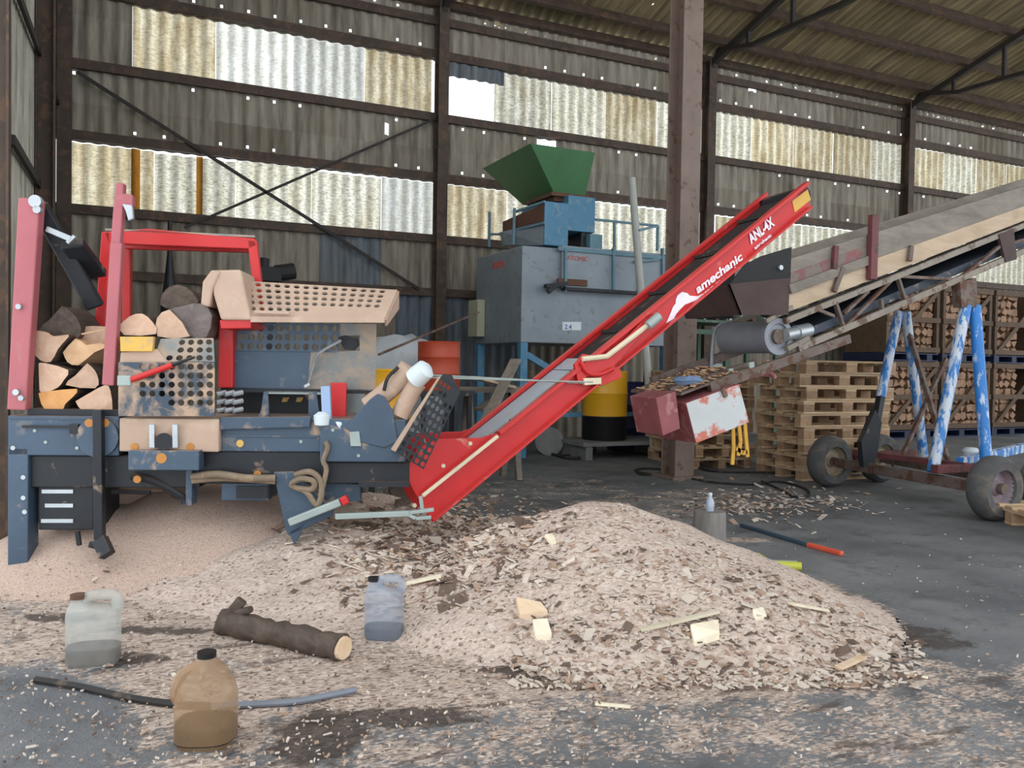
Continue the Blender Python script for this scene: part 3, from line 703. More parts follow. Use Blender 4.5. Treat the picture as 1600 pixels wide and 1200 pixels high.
# dusty perforated guard of the infeed
A, B, D, T = P(186, 650, -.05), P(336, 650, -.05), P(186, 566, -.05), P(336, 566, -.05)
m = MB(); m.perf(A, B, D, T, 10, 6, .36, .01, lambda i, j: i < 2 or (i < 5 and j < 2) or j == 0); gi = m.build('infeed_guard', 'blue_dusty', E)
A, B, D, T = P(240, 566, -.03), P(336, 566, -.03), P(252, 530, .0), P(334, 529, .0)
m = MB(); m.perf(A, B, D, T, 6, 3, .36, .01, lambda i, j: i < 2 and j > 0); m.build('upper_guard', 'dusty_grey', gi)
m = MB(); m.prism(PR.poly([(187, 526), (240, 526), (238, 549), (188, 549)], -.06), (0, .03, 0)); m.build('danger_plate', 'dusty_yellow', gi, bevel=.003)
m = MB(); m.prism(PR.poly([(188, 550), (245, 545), (262, 566), (230, 590), (190, 600), (186, 570)], -.04), (0, .03, 0)); m.build('dust_cake', 'dusty_tan', gi, bevel=.008)
m = MB(); m.cyl(P(206, 593, -.08), P(270, 570, -.10), .016, n=10); hd = m.build('control_lever', 'red_paint', E, smooth=True)
m = MB(); m.cyl(P(270, 570, -.10), P(304, 558, -.11), .011, .006, n=8); m.build('lever_grip', 'black_steel', hd, smooth=True)
m = MB(); c = P(192, 594, -.07); m.box(c.x - .03, c.x + .04, c.y, c.y + .04, c.z - .03, c.z + .025); m.build('lever_base', 'galvanised', hd, bevel=.006)
# log trough under the logs
m = MB(); a, b, lo, hi = PR.rect(40, 640, 186, 652, 0); m.box(a, b, .02, .6, lo, hi); m.build('infeed_trough', 'black_steel', E)

# ------- red conveyor
co = at(670, 815, 4.55)
K = Frame((co.x, co.y, 0), math.radians(-25.3 + 19))
KW = .42
cv = MB(K and (PR.iv @ K.mw))
def kb(): return PR.mb(K)
def L(t, off=0.0, y=0.0):            # along the upper edge of the near side: t=0 foot, 1 head; off = metres below it, square to the slope
    a, b = K.p(690, 746, 0), K.p(1260, 284, 0); d = b - a; n = V((d.z, 0, -d.x)).normalized()
    q = a + d * t + n * off; q.y = y; return q
def LT(px):
    a, b = K.p(690, 746, 0), K.p(1260, 284, 0); return (K.p(px, 746 - .8105 * (px - 690), 0).x - a.x) / (b.x - a.x)
near = [(634, 745), (640, 724), (652, 700), (684, 686), (752, 684), (777, 676), (1260, 284), (1267, 326), (676, 816), (661, 792)]
m = kb(); q = K.poly(near, .02); m.prism(q, (0, .012, 0)); cvp = m.build('outfeed_conveyor', 'red_paint', E, bevel=.002)
wdt = .025
m = kb(); m.bar(L(LT(778), .012, .01), L(1.0, .012, .01), .06, .022, (0, 0, 1)); m.build('top_flange', 'red_paint', cvp, bevel=.003)
m = kb(); a, b = K.p(677, 813, 0), K.p(1266, 324, 0); m.bar(a, b, .05, .012); m.build('bottom_flange', 'red_paint', cvp, bevel=.002)
m = kb(); q = [p + V((0, KW, 0)) for p in K.poly(near, .0)]; m.prism(q, (0, .012, 0))
m.bar(L(LT(740), .0, KW), L(1.0, .0, KW), .05, .02, (0, 0, 1)); m.build('far_side', 'red_paint', cvp, bevel=.002)
m = kb(); t0, t1 = LT(745), .985; m.prism([L(t0, .04, .03), L(t1, .04, .03), L(t1, .04, KW - .01), L(t0, .04, KW - .01)], (0, 0, -.03)); m.build('belt', 'rubber', cvp)
m = kb(); t0, t1 = LT(700), LT(925); m.prism([L(t0, .012, .12), L(t1, .02, .12), L(t1, .02, KW - .005), L(t0, .012, KW - .005)], (0, 0, -.012)); m.build('slide_plate', 'pale_steel', cvp)
m = kb(); m.bar(L(LT(760), .05, .06), L(.98, .05, .06), .02, .03); m.build('drive_chain', 'galvanised', cvp)
for t in (.18, .34, .48, .62, .76, .90):
    m = kb(); m.bar(L(t, .036, .05), L(t, .036, KW - .02), .04, .02); m.build('cleat', 'rubber', cvp)
m = kb(); m.cyl(L(.985, .06, .02), L(.985, .06, KW), .05, n=16); m.build('head_roller', 'black_steel', cvp, smooth=True)
m = kb(); m.bar(K.p(660, 775, -.03), K.p(778, 681, -.03), .02, .022, (0, 1, 0)); m.build('stay_bar', 'cream_bar', cvp, bevel=.005)
m = kb(); m.tube([K.p(910, 561, -.03), K.p(948, 557, -.03), K.p(1020, 502, -.03)], .016, 8, smooth=0); st = m.build('stay_bar', 'cream_bar', cvp, smooth=True)
m = kb(); m.cyl(K.p(1012, 509, -.05), K.p(1030, 494, -.05), .028, n=12); m.build('cylinder_end', 'galvanised', cvp, smooth=True)
m = kb(); m.prism(K.poly([(898, 570), (912, 553), (950, 560), (1005, 500), (1024, 490), (1020, 505), (960, 572), (972, 590), (962, 594), (952, 576), (935, 590), (918, 588), (904, 600)], -.015), (0, .03, 0))
m.tube([K.p(908, 566, -.03), K.p(918, 582, -.03), K.p(938, 585, -.03), K.p(958, 576, -.03)], .012, 8); m.prism(K.poly([(945, 580), (968, 572), (972, 590), (940, 603), (928, 597)], -.02), (0, .04, 0)); m.build('hinge_bracket', 'red_paint', cvp, bevel=.003)
m = kb(); m.prism([p + V((0, KW - .02, 0)) for p in K.poly([(955, 552), (964, 540), (978, 534), (980, 545), (962, 556)], 0)], (0, .04, 0)); m.build('hinge_bracket', 'red_paint', cvp)
m = kb(); m.prism(K.poly([(912, 591), (940, 590), (940, 600), (914, 602)], -.03), (0, .03, 0)); m.build('cable_anchor', 'cream_bar', cvp, bevel=.003)
for (x, y) in ((735, 693), (693, 728), (968, 559), (648, 790)):
    m = kb(); c = K.p(x, y, .012); m.cyl(c, c + V((0, .02, 0)), .012, n=8); m.build('bolt', 'cream_bar', cvp)
m = kb(); m.prism(K.poly([(1238, 314), (1262, 296), (1267, 312), (1242, 332)], .015), (0, .006, 0)); m.build('warning_label', 'dusty_yellow', cvp)
m = kb(); m.tube([P_ for P_ in (K.iv @ (PR.mw @ P(668, 586, .1)), K.p(940, 600, -.02))], .006, 6); m.tube([K.iv @ (PR.mw @ P(672, 590, .05)), K.p(926, 597, -.03)], .005, 6); m.build('fold_cable', 'galvanised', cvp)
# emblem and lettering (white print on the near side)
m = kb(); em = [(1041, 505), (1046, 494), (1052, 479), (1056, 474), (1056, 468), (1059, 461), (1066, 456), (1074, 458), (1078, 462), (1090, 463), (1098, 459), (1090, 468), (1078, 473), (1070, 476), (1064, 482), (1057, 490), (1053, 498)]
m.prism(K.poly(em, .014), (0, .004, 0)); m.build('emblem', 'white_print', cvp)
def text_on(body, px, py, px2, py2, size, name, shear=0.0, bold=0.0):
    cu = bpy.data.curves.new(name, 'FONT'); cu.body = body; cu.size = size; cu.extrude = .001; cu.shear = shear; cu.offset = bold
    o = bpy.data.objects.new(name, cu); C.objects.link(o); bpy.context.view_layer.update()
    me = bpy.data.meshes.new_from_object(o); bpy.data.objects.remove(o); a, b = K.p(px, py, .013), K.p(px2, py2, .013)
    ex = (b - a).normalized(); ez = V((-ex.z, 0, ex.x)); wd = max(v.co.x for v in me.vertices); s = (b - a).length / wd
    xf = PR.iv @ K.mw
    for v in me.vertices: v.co = xf @ (a + ex * v.co.x * s + ez * v.co.y + V((0, -v.co.z, 0)))
    me.materials.clear(); me.materials.append(MATS['white_print']); ob = bpy.data.objects.new(name, me); C.objects.link(ob); ob.parent = cvp
text_on('amechanic', 1090, 459, 1162, 404, .068, 'lettering', .2, .002)
text_on('amr-mecanique', 1096, 465, 1168, 408, .030, 'lettering', .2, .001)
text_on('ANL-4X', 1174, 381, 1212, 350, .085, 'model_lettering', .2, .003)
text_on('amechanic', 1180, 390, 1206, 369, .028, 'model_lettering', .0, .001)
# bar with a fork at the foot
m = MB(); m.bar(P(524, 807, -.1), P(640, 802, -.1), .03, .03, (0, 1, 0)); m.bar(P(636, 803, -.1), P(650, 810, -.1), .02, .025, (0, 1, 0)); m.bar(P(650, 810, -.1), P(674, 808, -.1), .02, .025, (0, 1, 0)); m.bar(P(640, 801, -.1), P(678, 796, -.1), .02, .03, (0, 1, 0))
m.bar(P(657, 775, -.08), P(660, 797, -.08), .02, .03, (0, 1, 0)); m.build('tow_bar', 'galvanised', E, bevel=.004)

# ---------------------------------------------------------------- logs waiting on the infeed
wood('end_grain', (198, 160, 132), (218, 186, 162), scale=18, dirt=.12)
wood('split_wood', (196, 156, 116), (214, 178, 140), (1, .15, 1), 20)
wood('bark', (66, 54, 46), (108, 92, 80), (1, .25, 1), 22, dirt=.4)
wood('orange_grain', (206, 146, 84), (220, 166, 108), scale=16, dirt=.1)
wood('grey_bark', (104, 94, 90), (136, 124, 118), (1, .2, 1), 20, dirt=.2)
LG = [
 ('pale split log with a notched top, against the pink arm', 'end_grain', 'bark', .06, [(130, 370), (180, 360), (260, 375), (300, 402), (410, 390), (390, 430), (330, 500), (280, 590), (200, 578), (145, 500)]),
 ('half-round tan split log below the notched one by the pink arm', 'end_grain', 'bark', .05, [(190, 600), (240, 600), (410, 650), (380, 720), (330, 780), (240, 815), (195, 800)]),
 ('pinkish wedge log with rounded back in the middle of the heap', 'end_grain', 'bark', .06, [(545, 600), (600, 650), (630, 720), (602, 785), (390, 760), (460, 690)]),
 ('orange-brown half log at the bottom of the infeed heap', 'orange_grain', 'bark', .05, [(190, 820), (250, 808), (470, 788), (440, 850), (385, 900), (350, 972), (270, 972), (210, 900)]),
 ('pale cracked log at the bottom of the heap by the guide post', 'end_grain', 'bark', .06, [(460, 880), (560, 820), (680, 760), (720, 800), (735, 940), (690, 972), (520, 960)]),
 ('dark brown weathered log lying on top at the pink arm', 'bark', 'bark', .14, [(360, 180), (440, 230), (500, 330), (470, 430), (330, 450), (200, 355), (270, 280)]),
 ('splintered cream chunk in the middle of the infeed heap', 'split_wood', 'split_wood', .10, [(370, 520), (460, 420), (540, 465), (640, 450), (690, 480), (600, 520), (480, 615), (400, 590)]),
 ('tan half log with splintered top, above the yellow plate', 'end_grain', 'bark', .03, [(785, 320), (860, 255), (950, 235), (1030, 300), (1050, 385), (820, 392)]),
 ('pale triangular split log beside the tan half log', 'end_grain', 'grey_bark', .04, [(1060, 270), (1150, 205), (1300, 402), (1065, 402)]),
 ('grey barked log behind the triangular one', 'grey_bark', 'grey_bark', .10, [(1150, 205), (1250, 175), (1390, 160), (1465, 250), (1425, 405), (1300, 405)]),
 ('round brown barked log topmost beside the dusty hood', 'bark', 'bark', .16, [(1085, 170), (1100, 90), (1160, 35), (1225, 25), (1300, 60), (1350, 120), (1350, 170), (1180, 210)]),
 ('reddish log end half hidden behind the guide post', 'end_grain', 'bark', .2, [(500, 330), (690, 330), (760, 390), (740, 470), (560, 470), (480, 420)]),
]
for lab, fm, smt, y, pts in LG:
    q = PR.poly(zc(pts, 20, 440, 4.706), y); c = sum(q, V()) / len(q); q = spline(q + [q[0]], 2)[:-1]
    t = Thing('firewood_log', lab, 'log', PR.mw @ c, math.radians(-20 + random.uniform(-3, 3)), 'logs waiting on the infeed'); m = MB()
    fr = [p - c for p in q]; n = len(fr)
    m.v += [V((p.x, p.y + fnoise(p.x * 20, p.z * 20) * .006, p.z)) for p in fr] + [V((p.x * 1.0 + .0, p.y + .12, p.z)) + V((fnoise(p.x * 9, p.z * 9, 2), 0, fnoise(p.x * 9, p.z * 9, 5))) * .012 for p in fr] + [V((p.x * .97, p.y + .30, p.z * .97)) for p in fr]
    m.f.append(tuple(range(n))); m.mi.append(0); m.f.append(tuple(reversed(range(2 * n, 3 * n)))); m.mi.append(0)
    for a in (0, n):
        for i in range(n): m.f.append((a + i, a + n + i, a + n + (i + 1) % n, a + (i + 1) % n)); m.mi.append(1)
    o = m.build('log_body', [fm, smt], t.e)
m_s = MB(); c = P(130, 520, .0)
for (a, b) in (((128, 522), (176, 513)),):
    t = Thing('wood_splinter', 'long pale splinter sticking out between the logs and the guide post', 'splinter', PR.mw @ P(*a, -.01)); mm_ = MB(); p, q = V((0, 0, 0)), t.iv @ (PR.mw @ P(*b, -.02)); mm_.bar(p, q, .012, .008); mm_.build('splinter_body', 'split_wood', t.e)
# ---------------------------------------------------------------- old belt conveyor on wheels
wood('old_plank', (120, 112, 102), (152, 142, 130), (.2, 1, 1), 14, dirt=.3)
wood('tan_plank', (178, 154, 128), (200, 178, 152), (.2, 1, 1), 14, dirt=.25)
paint('rusty_steel', (112, 98, 90), .7, .1, .2, 6, worn=(96, 66, 52), wamt=.3, dust=.1)
paint('rail_steel', (140, 130, 118), .6, .2, .15, 6, worn=(100, 80, 66), wamt=.2)
paint('dark_red', (104, 54, 54), .6, .0, .2, 5, worn=(70, 48, 44), wamt=.2)
paint('red_stain', (130, 82, 82), .7, 0, .2, 6, worn=(122, 112, 104), wamt=.45, wscale=5)
paint('faded_red', (150, 84, 88), .6, 0, .15, 6, worn=(176, 118, 118), wamt=.2)
paint('flaking_white', (208, 212, 212), .6, 0, .06, 4, worn=(208, 122, 102), wamt=.40, wscale=4)
paint('chute_brown', (74, 56, 52), .7, 0, .2, 5)
paint('chute_black', (30, 30, 32), .7, 0, .2, 5)
paint('drum_grey', (140, 143, 150), .55, .2, .12, 5)
paint('blue_flaking', (48, 120, 190), .5, 0, .1, 6, worn=(196, 204, 214), wamt=.40, wscale=16, stretch=(1, 1, .3))
paint('blue_paint', (42, 122, 196), .5, 0, .1, 6, worn=(190, 204, 220), wamt=.20, wscale=14, stretch=(1, 1, .3))
paint('tyre', (84, 84, 84), .9, 0, .12, 10, dust=.35, dcol=(112, 104, 96))
paint('wheel_rim', (160, 148, 128), .6, .1, .15, 6, dust=.2)
paint('wheel_rim_mauve', (142, 128, 136), .6, .1, .12, 6, dust=.2)
paint('navy_belt', (58, 66, 78), .6, 0, .15, 5, dust=.1)

OW = 5.02                                        # Y of the conveyor's near side
OC = Thing('belt_conveyor', 'old wheeled belt conveyor with plank sides, blue A-shaped legs and a flaking white box', 'conveyor', (6.4, OW, 0), 0)
E = OC.e; W = .66
def O(x, y, d=0.0): return OC.p(x, y, d)
def lin2(p, q, x): return (x, p[1] + (q[1] - p[1]) * (x - p[0]) / (q[0] - p[0]))
XR = 1720
tA, tB = (1236, 404), (1600, 291); mA, mB = (1234, 452), (1600, 322); bA, bB = (1231, 488), (1600, 345)
for nm, dy in (('near', 0.0), ('far', W)):
    for top, bot, mt, part in (((tA, tB), (mA, mB), 'old_plank', 'side_board'), ((mA, mB), (bA, bB), 'tan_plank' if dy == 0 else 'old_plank', 'side_board')):
        q = [O(*top[0]), O(*lin2(*top, XR)), O(*lin2(*bot, XR)), O(*bot[0])]
        m = MB(); m.prism([p + V((0, dy, 0)) for p in q], (0, .035, 0)); sb = m.build(part, mt, E, bevel=.004)
        if dy == 0 and top[0] == tA:
            a, b = (1236, 426), (1356, 383); m = MB(); m.prism([O(*a, -.004), O(*b, -.004), O(1356, 400, -.004), O(1234, 447, -.004)], (0, .006, 0)); m.build('red_panel', 'red_stain', sb)
    if dy == 0:
        m = MB(); m.bar(O(1234, 452, -.02), O(1362, 405, -.02), .025, .075, (0, 0, 1)); m.build('batten', 'old_plank', E, bevel=.004)
m = MB(); m.bar(O(1365, 336, -.035), O(1362, 437, -.035), .05, .075, (1, 0, 0)); m.build('stake', 'dark_red', E, bevel=.004)
m = MB(); m.bar(O(1306, 384, -.03), O(1304, 420, -.03), .03, .045, (1, 0, 0)); m.build('stake', 'dark_red', E, bevel=.003)
m = MB(); m.bar(O(1317, 418, -.03), O(1303, 456, -.03), .03, .04, (1, 0, 0)); m.build('stake', 'rusty_steel', E, bevel=.003)
m = MB(); m.bar(O(1424, 384, -.03), O(1421, 408, -.03), .03, .04, (1, 0, 0)); m.build('stake', 'rusty_steel', E, bevel=.003)
for dy in (0, W):
    m = MB(); m.bar(O(1226, 502) + V((0, dy, 0)), O(*lin2((1226, 502), (1600, 352), XR)) + V((0, dy, 0)), .04, .05, (0, 0, 1)); m.build('upper_rail', 'rail_steel', E, bevel=.004)
    m = MB(); m.bar(O(1246, 545) + V((0, dy, 0)), O(*lin2((1246, 545), (1600, 392), XR)) + V((0, dy, 0)), .04, .055, (0, 0, 1)); m.build('lower_rail', 'rail_steel', E, bevel=.004)
    for p, q in (((1304, 470), (1318, 512)), ((1320, 510), (1396, 434)), ((1402, 432), (1414, 470)), ((1400, 432), (1508, 437)), ((1501, 433), (1560, 386)), ((1318, 490), (1356, 455)), ((1376, 468), (1378, 486)), ((1560, 386), (1600, 374)), ((1272, 482), (1302, 494))):
        m = MB(); m.bar(O(*p) + V((0, dy, 0)), O(*q) + V((0, dy, 0)), .025, .035, (0, 1, 0)); m.build('strut', 'rusty_steel' if dy == 0 else 'dark_steel', E)
for x in (1300, 1420, 1540):
    p = O(*lin2((1246, 545), (1600, 392), x)); m = MB(); m.bar(p, p + V((0, W, 0)), .03, .04); m.build('cross_member', 'rusty_steel', E)
m = MB(); m.prism([O(1231, 490, .05), O(*lin2((1231, 490), (1600, 345), XR), .05), O(*lin2((1231, 490), (1600, 345), XR), W - .03), O(1231, 490, W - .03)], (0, 0, -.03)); m.build('carrying_belt', 'rubber', E)
a, b = O(1250, 532, .05), O(*lin2((1250, 532), (1600, 385), XR), .05); k = V((0, W - .1, 0))
m = MB(); m.prism([a, b, b + k, a + k], (0, 0, .07)); m.build('return_belt', 'navy_belt', E)
m = MB(); m.prism(OC.poly([(1561, 366), (1584, 358), (1589, 405), (1572, 410)], -.03), (0, .03, 0)); m.build('gusset', 'chute_brown', E)
# feed chute
m = MB(); m.prism(OC.poly([(1138, 444), (1234, 434), (1232, 492), (1157, 492)], -.02), (0, .02, 0)); m.prism([O(1138, 444, -.02), O(1157, 492, -.02), O(1157, 492, -.02) + V((.0, W, 0)), O(1138, 444, -.02) + V((0, W + .1, 0))], (.015, 0, 0))
m.build('chute_plate', 'chute_brown', E)
m = MB(); m.prism(OC.poly([(1140, 445), (1165, 413), (1190, 400), (1237, 386), (1235, 436)], .0), (0, .012, 0)); fl = m.build('rubber_flap', 'chute_black', E)
m = MB(); q = [p + V((0, W, 0)) for p in OC.poly([(1140, 445), (1170, 410), (1237, 386), (1232, 492), (1157, 492)], .0)]; m.prism(q, (0, .02, 0)); m.build('chute_back', 'chute_black', E)
m = MB(); c = O(1221, 418, -.02); m.cyl(c, c + V((0, .03, 0)), .02, n=10); m.build('bolt', 'steel', fl)
# tail pulley across the conveyor
c = O(1214, 526, .04); m = MB(); m.cyl(c, c + V((0, .58, 0)), .132, n=28); tp = m.build('tail_pulley', 'drum_grey', E, smooth=True)
m = MB(); m.lathe([(.105, -.02), (.145, -.02), (.145, .02), (.105, .02), (.105, -.02)], c, 28, axis=(0, 1, 0), caps=False); m.build('flange_ring', 'drum_grey', tp, smooth=True)
m = MB(); m.cyl(c + V((0, -.03, 0)), c + V((0, .01, 0)), .06, n=16); m.build('pulley_hub', 'rusty_steel', tp, smooth=True)
m = MB(); q = c + V((0, .60, 0)); m.tube([q + V((0, 0, .14)), q + V((-.12, 0, .08)), q + V((-.15, 0, -.06)), q + V((-.2, -.05, -.25))], .015, 6); m.build('scraper_bar', 'drum_grey', E, smooth=True)
m = MB(); m.cyl(O(1226, 524, .0), O(1243, 520, .02), .05, n=14); m.cyl(O(1243, 520, .02), O(1262, 516, .06), .06, n=14); m.build('bearing_housing', 'steel', E, smooth=True)
m = MB(); m.bar(O(1228, 545, .0), O(1262, 528, .0), .05, .04); m.bar(O(1196, 502, .0), O(1238, 480, .0), .03, .035); m.build('bearing_bracket', 'rail_steel', E, bevel=.004)
# tail deck
m = MB(); m.bar(O(1108, 606), O(1326, 529), .05, .075, (0, 0, 1)); m.build('tail_channel', 'rusty_steel', E, bevel=.004)
m = MB(); m.bar(O(1098, 600) + V((0, W, 0)), O(1260, 540) + V((0, W, 0)), .05, .075, (0, 0, 1)); m.build('tail_channel', 'rusty_steel', E, bevel=.004)
m = MB(); m.prism([O(1064, 614, -.02), O(1172, 574, -.02), O(1172, 574, -.02) + V((0, W, 0)), O(1064, 614, -.02) + V((0, W, 0))], (0, 0, -.02)); dk = m.build('tail_deck', 'rusty_steel', E)
m = MB(); m.bar(O(1141, 576, .05), O(1142, 590, .05), .02, .04); m.bar(O(1173, 566, .0), O(1174, 580, .0), .02, .05); m.build('lug', 'galvanised', dk)
m = MB(); rr = random.Random(4)
# hanging boxes
def hbox(px, d, name, mt, mt2=None):
    q = OC.poly(px, -.08); m = MB(); m.prism(q, (0, d, 0), 0, side=1 if mt2 else 0); return m.build(name, [mt, mt2] if mt2 else mt, E, bevel=.006)
hbox([(1072, 630), (1155, 600), (1171, 660), (1088, 693)], .46, 'white_box', 'flaking_white', 'faded_red')
hbox([(1025, 622), (1056, 611), (1063, 670), (1036, 681)], .34, 'red_box', 'faded_red')
m = MB(); m.bar(O(1128, 606, -.09), O(1134, 620, -.09), .03, .02, (0, 1, 0)); m.build('hasp', 'rusty_steel', E)
m = MB(); m.bar(O(1046, 610, .1), O(1180, 566, .1), .04, .04); m.build('box_hanger', 'rusty_steel', E)
m = MB(); m.tube([O(1178, 588, .1), O(1200, 582, .1), O(1210, 590, .12)], .02, 8); m.build('red_lamp', 'faded_red', E, smooth=True)
# undercarriage
WH = [('wheel_rim', 6.60, 6.30, .265), ('wheel_rim_mauve', 6.42, 4.40, .265), ('wheel_rim', 7.42, 6.40, .26), ('wheel_rim_mauve', 7.05, 4.40, .25)]
def wheel(rim, x, y, r, face):
    c = V((x - 6.4, y - OW, r)); t = .17
    m = MB(); m.lathe([(r * .58, -t / 2), (r * .84, -t / 2 - .01), (r * .97, -t * .32), (r, 0), (r * .97, t * .32), (r * .84, t / 2 + .01), (r * .58, t / 2), (r * .52, 0), (r * .58, -t / 2)], c, 30, axis=(0, 1, 0), caps=False)
    w_ = m.build('wheel', 'tyre', E, smooth=True)
    m = MB(); m.lathe([(.001, -.03), (r * .2, -.04), (r * .25, -.01), (r * .5, .0), (r * .58, -t / 2 + .01), (r * .6, -t / 2), (r * .6, t / 2), (.001, t / 2)], c, 24, axis=(0, 1, 0)); m.build('rim', rim, w_, smooth=True)
    m = MB(); m.cyl(c + V((0, -.09, 0)), c + V((0, .02, 0)), .045, n=12); m.build('hub', 'rusty_steel', w_, smooth=True)
for w_ in WH: wheel(*w_, 0)
def wl(x, y, z): return V((x - 6.4, y - OW, z))
for (xa, ya), (xb, yb) in (((6.60, 6.2), (6.42, 4.5)), ((7.42, 6.3), (7.05, 4.5))):
    m = MB(); m.bar(wl(xa, ya, .26), wl(xb, yb, .25), .08, .09); m.build('axle', 'rusty_steel', E, bevel=.006)
m = MB(); m.bar(wl(6.55, 5.9, .36), wl(7.4, 5.95, .36), .08, .07); m.bar(wl(6.35, 4.9, .36), wl(7.15, 4.85, .36), .08, .07); m.bar(wl(6.5, 5.9, .40), wl(6.7, 4.85, .38), .08, .05); m.build('chassis', 'dark_red', E, bevel=.005)
m = MB(); m.bar(O(1500, 722, -.1), O(1640, 690, .2), .07, .08); m.build('drawbar', 'blue_flaking', E, bevel=.005)
m = MB(); c = O(1517, 708, .1); m.lathe([(.001, -.05), (.07, -.04), (.08, .02), (.05, .05), (.001, .055)], c, 14); m.build('white_float', 'white_cap', E, smooth=True)
LEG = [((1509, 478, .0), (1457, 738, -.05), 'blue_flaking', .05), ((1523, 478, .0), (1541, 722, -.25), 'blue_paint', .05), ((1415, 487, W), (1443, 712, W + .1), 'blue_flaking', .045), ((1404, 487, W), (1376, 620, W), 'blue_flaking', .045)]
for p, q, mt, r in LEG:
    m = MB(); m.cyl(O(*p), O(*q), r, n=14); m.build('leg', mt, E, smooth=True)
m = MB(); m.bar(O(1377, 615, W), O(1357, 720, W - .1), .06, .06, (0, 1, 0)); m.build('leg', 'black_steel', E)
m = MB(); m.prism(OC.poly([(1346, 690), (1368, 640), (1378, 660), (1370, 715), (1350, 730)], W - .25), (0, .05, 0)); m.build('drive_guard', 'black_steel', E)
m = MB(); m.prism(OC.poly([(1500, 441), (1526, 434), (1528, 480), (1503, 480)], -.04), (0, .09, 0)); m.build('leg_plate', 'rusty_steel', E, bevel=.004)
m = MB(); m.bar(O(1420, 520, W), O(1482, 722, .1), .04, .04, (0, 1, 0)); m.build('brace', 'rusty_steel', E)
m = MB(); m.bar(O(1478, 560, W), O(1410, 712, W), .035, .035, (0, 1, 0)); m.build('brace', 'rusty_steel', E)

# things on and under it
dq = PR  # chips lying on the tail deck
m = MB(); rr = random.Random(5)
for i in range(150):
    u, v_ = rr.random(), rr.random(); p = V(O(1064, 614, -.02)) * (1 - u) + V(O(1168, 576, -.02)) * u + V((0, W * .9 * v_, .012)); p = OC.mw @ p
    a = rr.uniform(0, 6.3); l = rr.uniform(.02, .07); d = V((math.cos(a), math.sin(a), rr.uniform(-.1, .3))) * l; m.bar(p - d / 2, p + d / 2, rr.uniform(.008, .02), .006)
stuff(m.build('bark_scraps', 'split_wood'), 'scraps of bark and wood lying on the conveyor tail deck', 'scraps')
c = OC.mw @ O(1076, 596, .12); t = Thing('cloth_rag', 'crumpled blue rag on the tail deck above the white box', 'rag', c); m = MB()
m.lathe([(.001, -.03), (.07, -.025), (.085, .01), (.06, .035), (.02, .04), (.001, .04)], (0, 0, 0), 16)
m.v = [V((p.x * 1.6, p.y, p.z)) + V((0, 0, .015 * fnoise(p.x * 30, p.y * 30))) for p in m.v]
paint('rag_blue', (120, 144, 178), .9, 0, .25, 12); m.build('cloth', 'rag_blue', t.e, smooth=True)
t = Thing('lashing_strap', 'ragged yellow strap hanging below the white box', 'strap', OC.mw @ O(1154, 670, .1)); m = MB()
for pts in ([(1145, 662), (1146, 700), (1144, 726)], [(1154, 660), (1157, 690), (1153, 712)], [(1163, 656), (1166, 690), (1168, 714)], [(1150, 700), (1160, 708), (1167, 706)]):
    for (a, b) in zip(pts, pts[1:]): m.bar(t.p(*a, .0), t.p(*b, .0), .012, .032, (1, 0, 0))
paint('strap_yellow', (220, 168, 70), .8, 0, .15, 8); m.build('webbing', 'strap_yellow', t.e)

# ---------------------------------------------------------------- pallets
wood('pallet_wood', (176, 146, 112), (208, 180, 146), (.3, 1, 1), 10, dirt=.2)
wood('pallet_block', (150, 118, 90), (184, 150, 118), (1, 1, 1), 14, dirt=.25)
def make_pallet(label, loc, rz, group=None):
    t = Thing('pallet', label, 'pallet', loc, rz, group); L_, B_ = 1.2, .8
    for y in (0, .175, .35, .525, .70): m = MB(); m.box(0, L_, y, y + .1, .122, .144); m.build('deck_board', 'pallet_wood', t.e, bevel=.003)
    for x in (0, .5275, 1.055): m = MB(); m.box(x, x + .145, 0, B_, .1, .122); m.build('stringer_board', 'pallet_wood', t.e)
    for y in (0, .35, .70):
        m = MB(); m.box(0, L_, y, y + .1, 0, .022); m.build('bottom_board', 'pallet_wood', t.e, bevel=.003)
        for x in (0, .5275, 1.055): m = MB(); m.box(x, x + .145, y, y + .1, .022, .1); m.build('block', 'pallet_block', t.e, bevel=.004)
    return t
pc = ground(1252, 752)
s0 = make_pallet('wooden pallet at the bottom of the stack behind the old conveyor', (pc.x, pc.y, 0), math.radians(-6), 'stacked wooden pallets')
nth = ['second', 'third', 'fourth', 'fifth', 'sixth', 'seventh', 'eighth']
for i in range(8):
    lab = 'wooden pallet, %s from the floor in the stack behind the old conveyor' % nth[i] if i < 7 else 'topmost wooden pallet of the stack behind the old conveyor'
    copy_tree(s0.e, lab, (pc.x + random.uniform(-.05, .05), pc.y + random.uniform(-.03, .03), .1445 * (i + 1)), math.radians(-6 + random.uniform(-2.5, 2.5)))
q = ground(1196, 738)
for i in range(8):
    copy_tree(s0.e, ('weathered pallet at floor level in the end-on stack by the hanging strap' if i == 0 else 'weathered pallet, %s up in the end-on stack by the hanging strap' % nth[i - 1]),
              (q.x + .15 + random.uniform(-.04, .04), q.y + .38 + random.uniform(-.05, .05), .1445 * i), math.radians(84 + random.uniform(-3, 3)), 'pallets stacked end-on')
q = ground(1546, 838) + V((.42, -.1, 0))
copy_tree(s0.e, 'single low pallet lying in front of the mauve-rimmed wheel', (q.x, q.y, 0), math.radians(-26), '').pop('group', None)

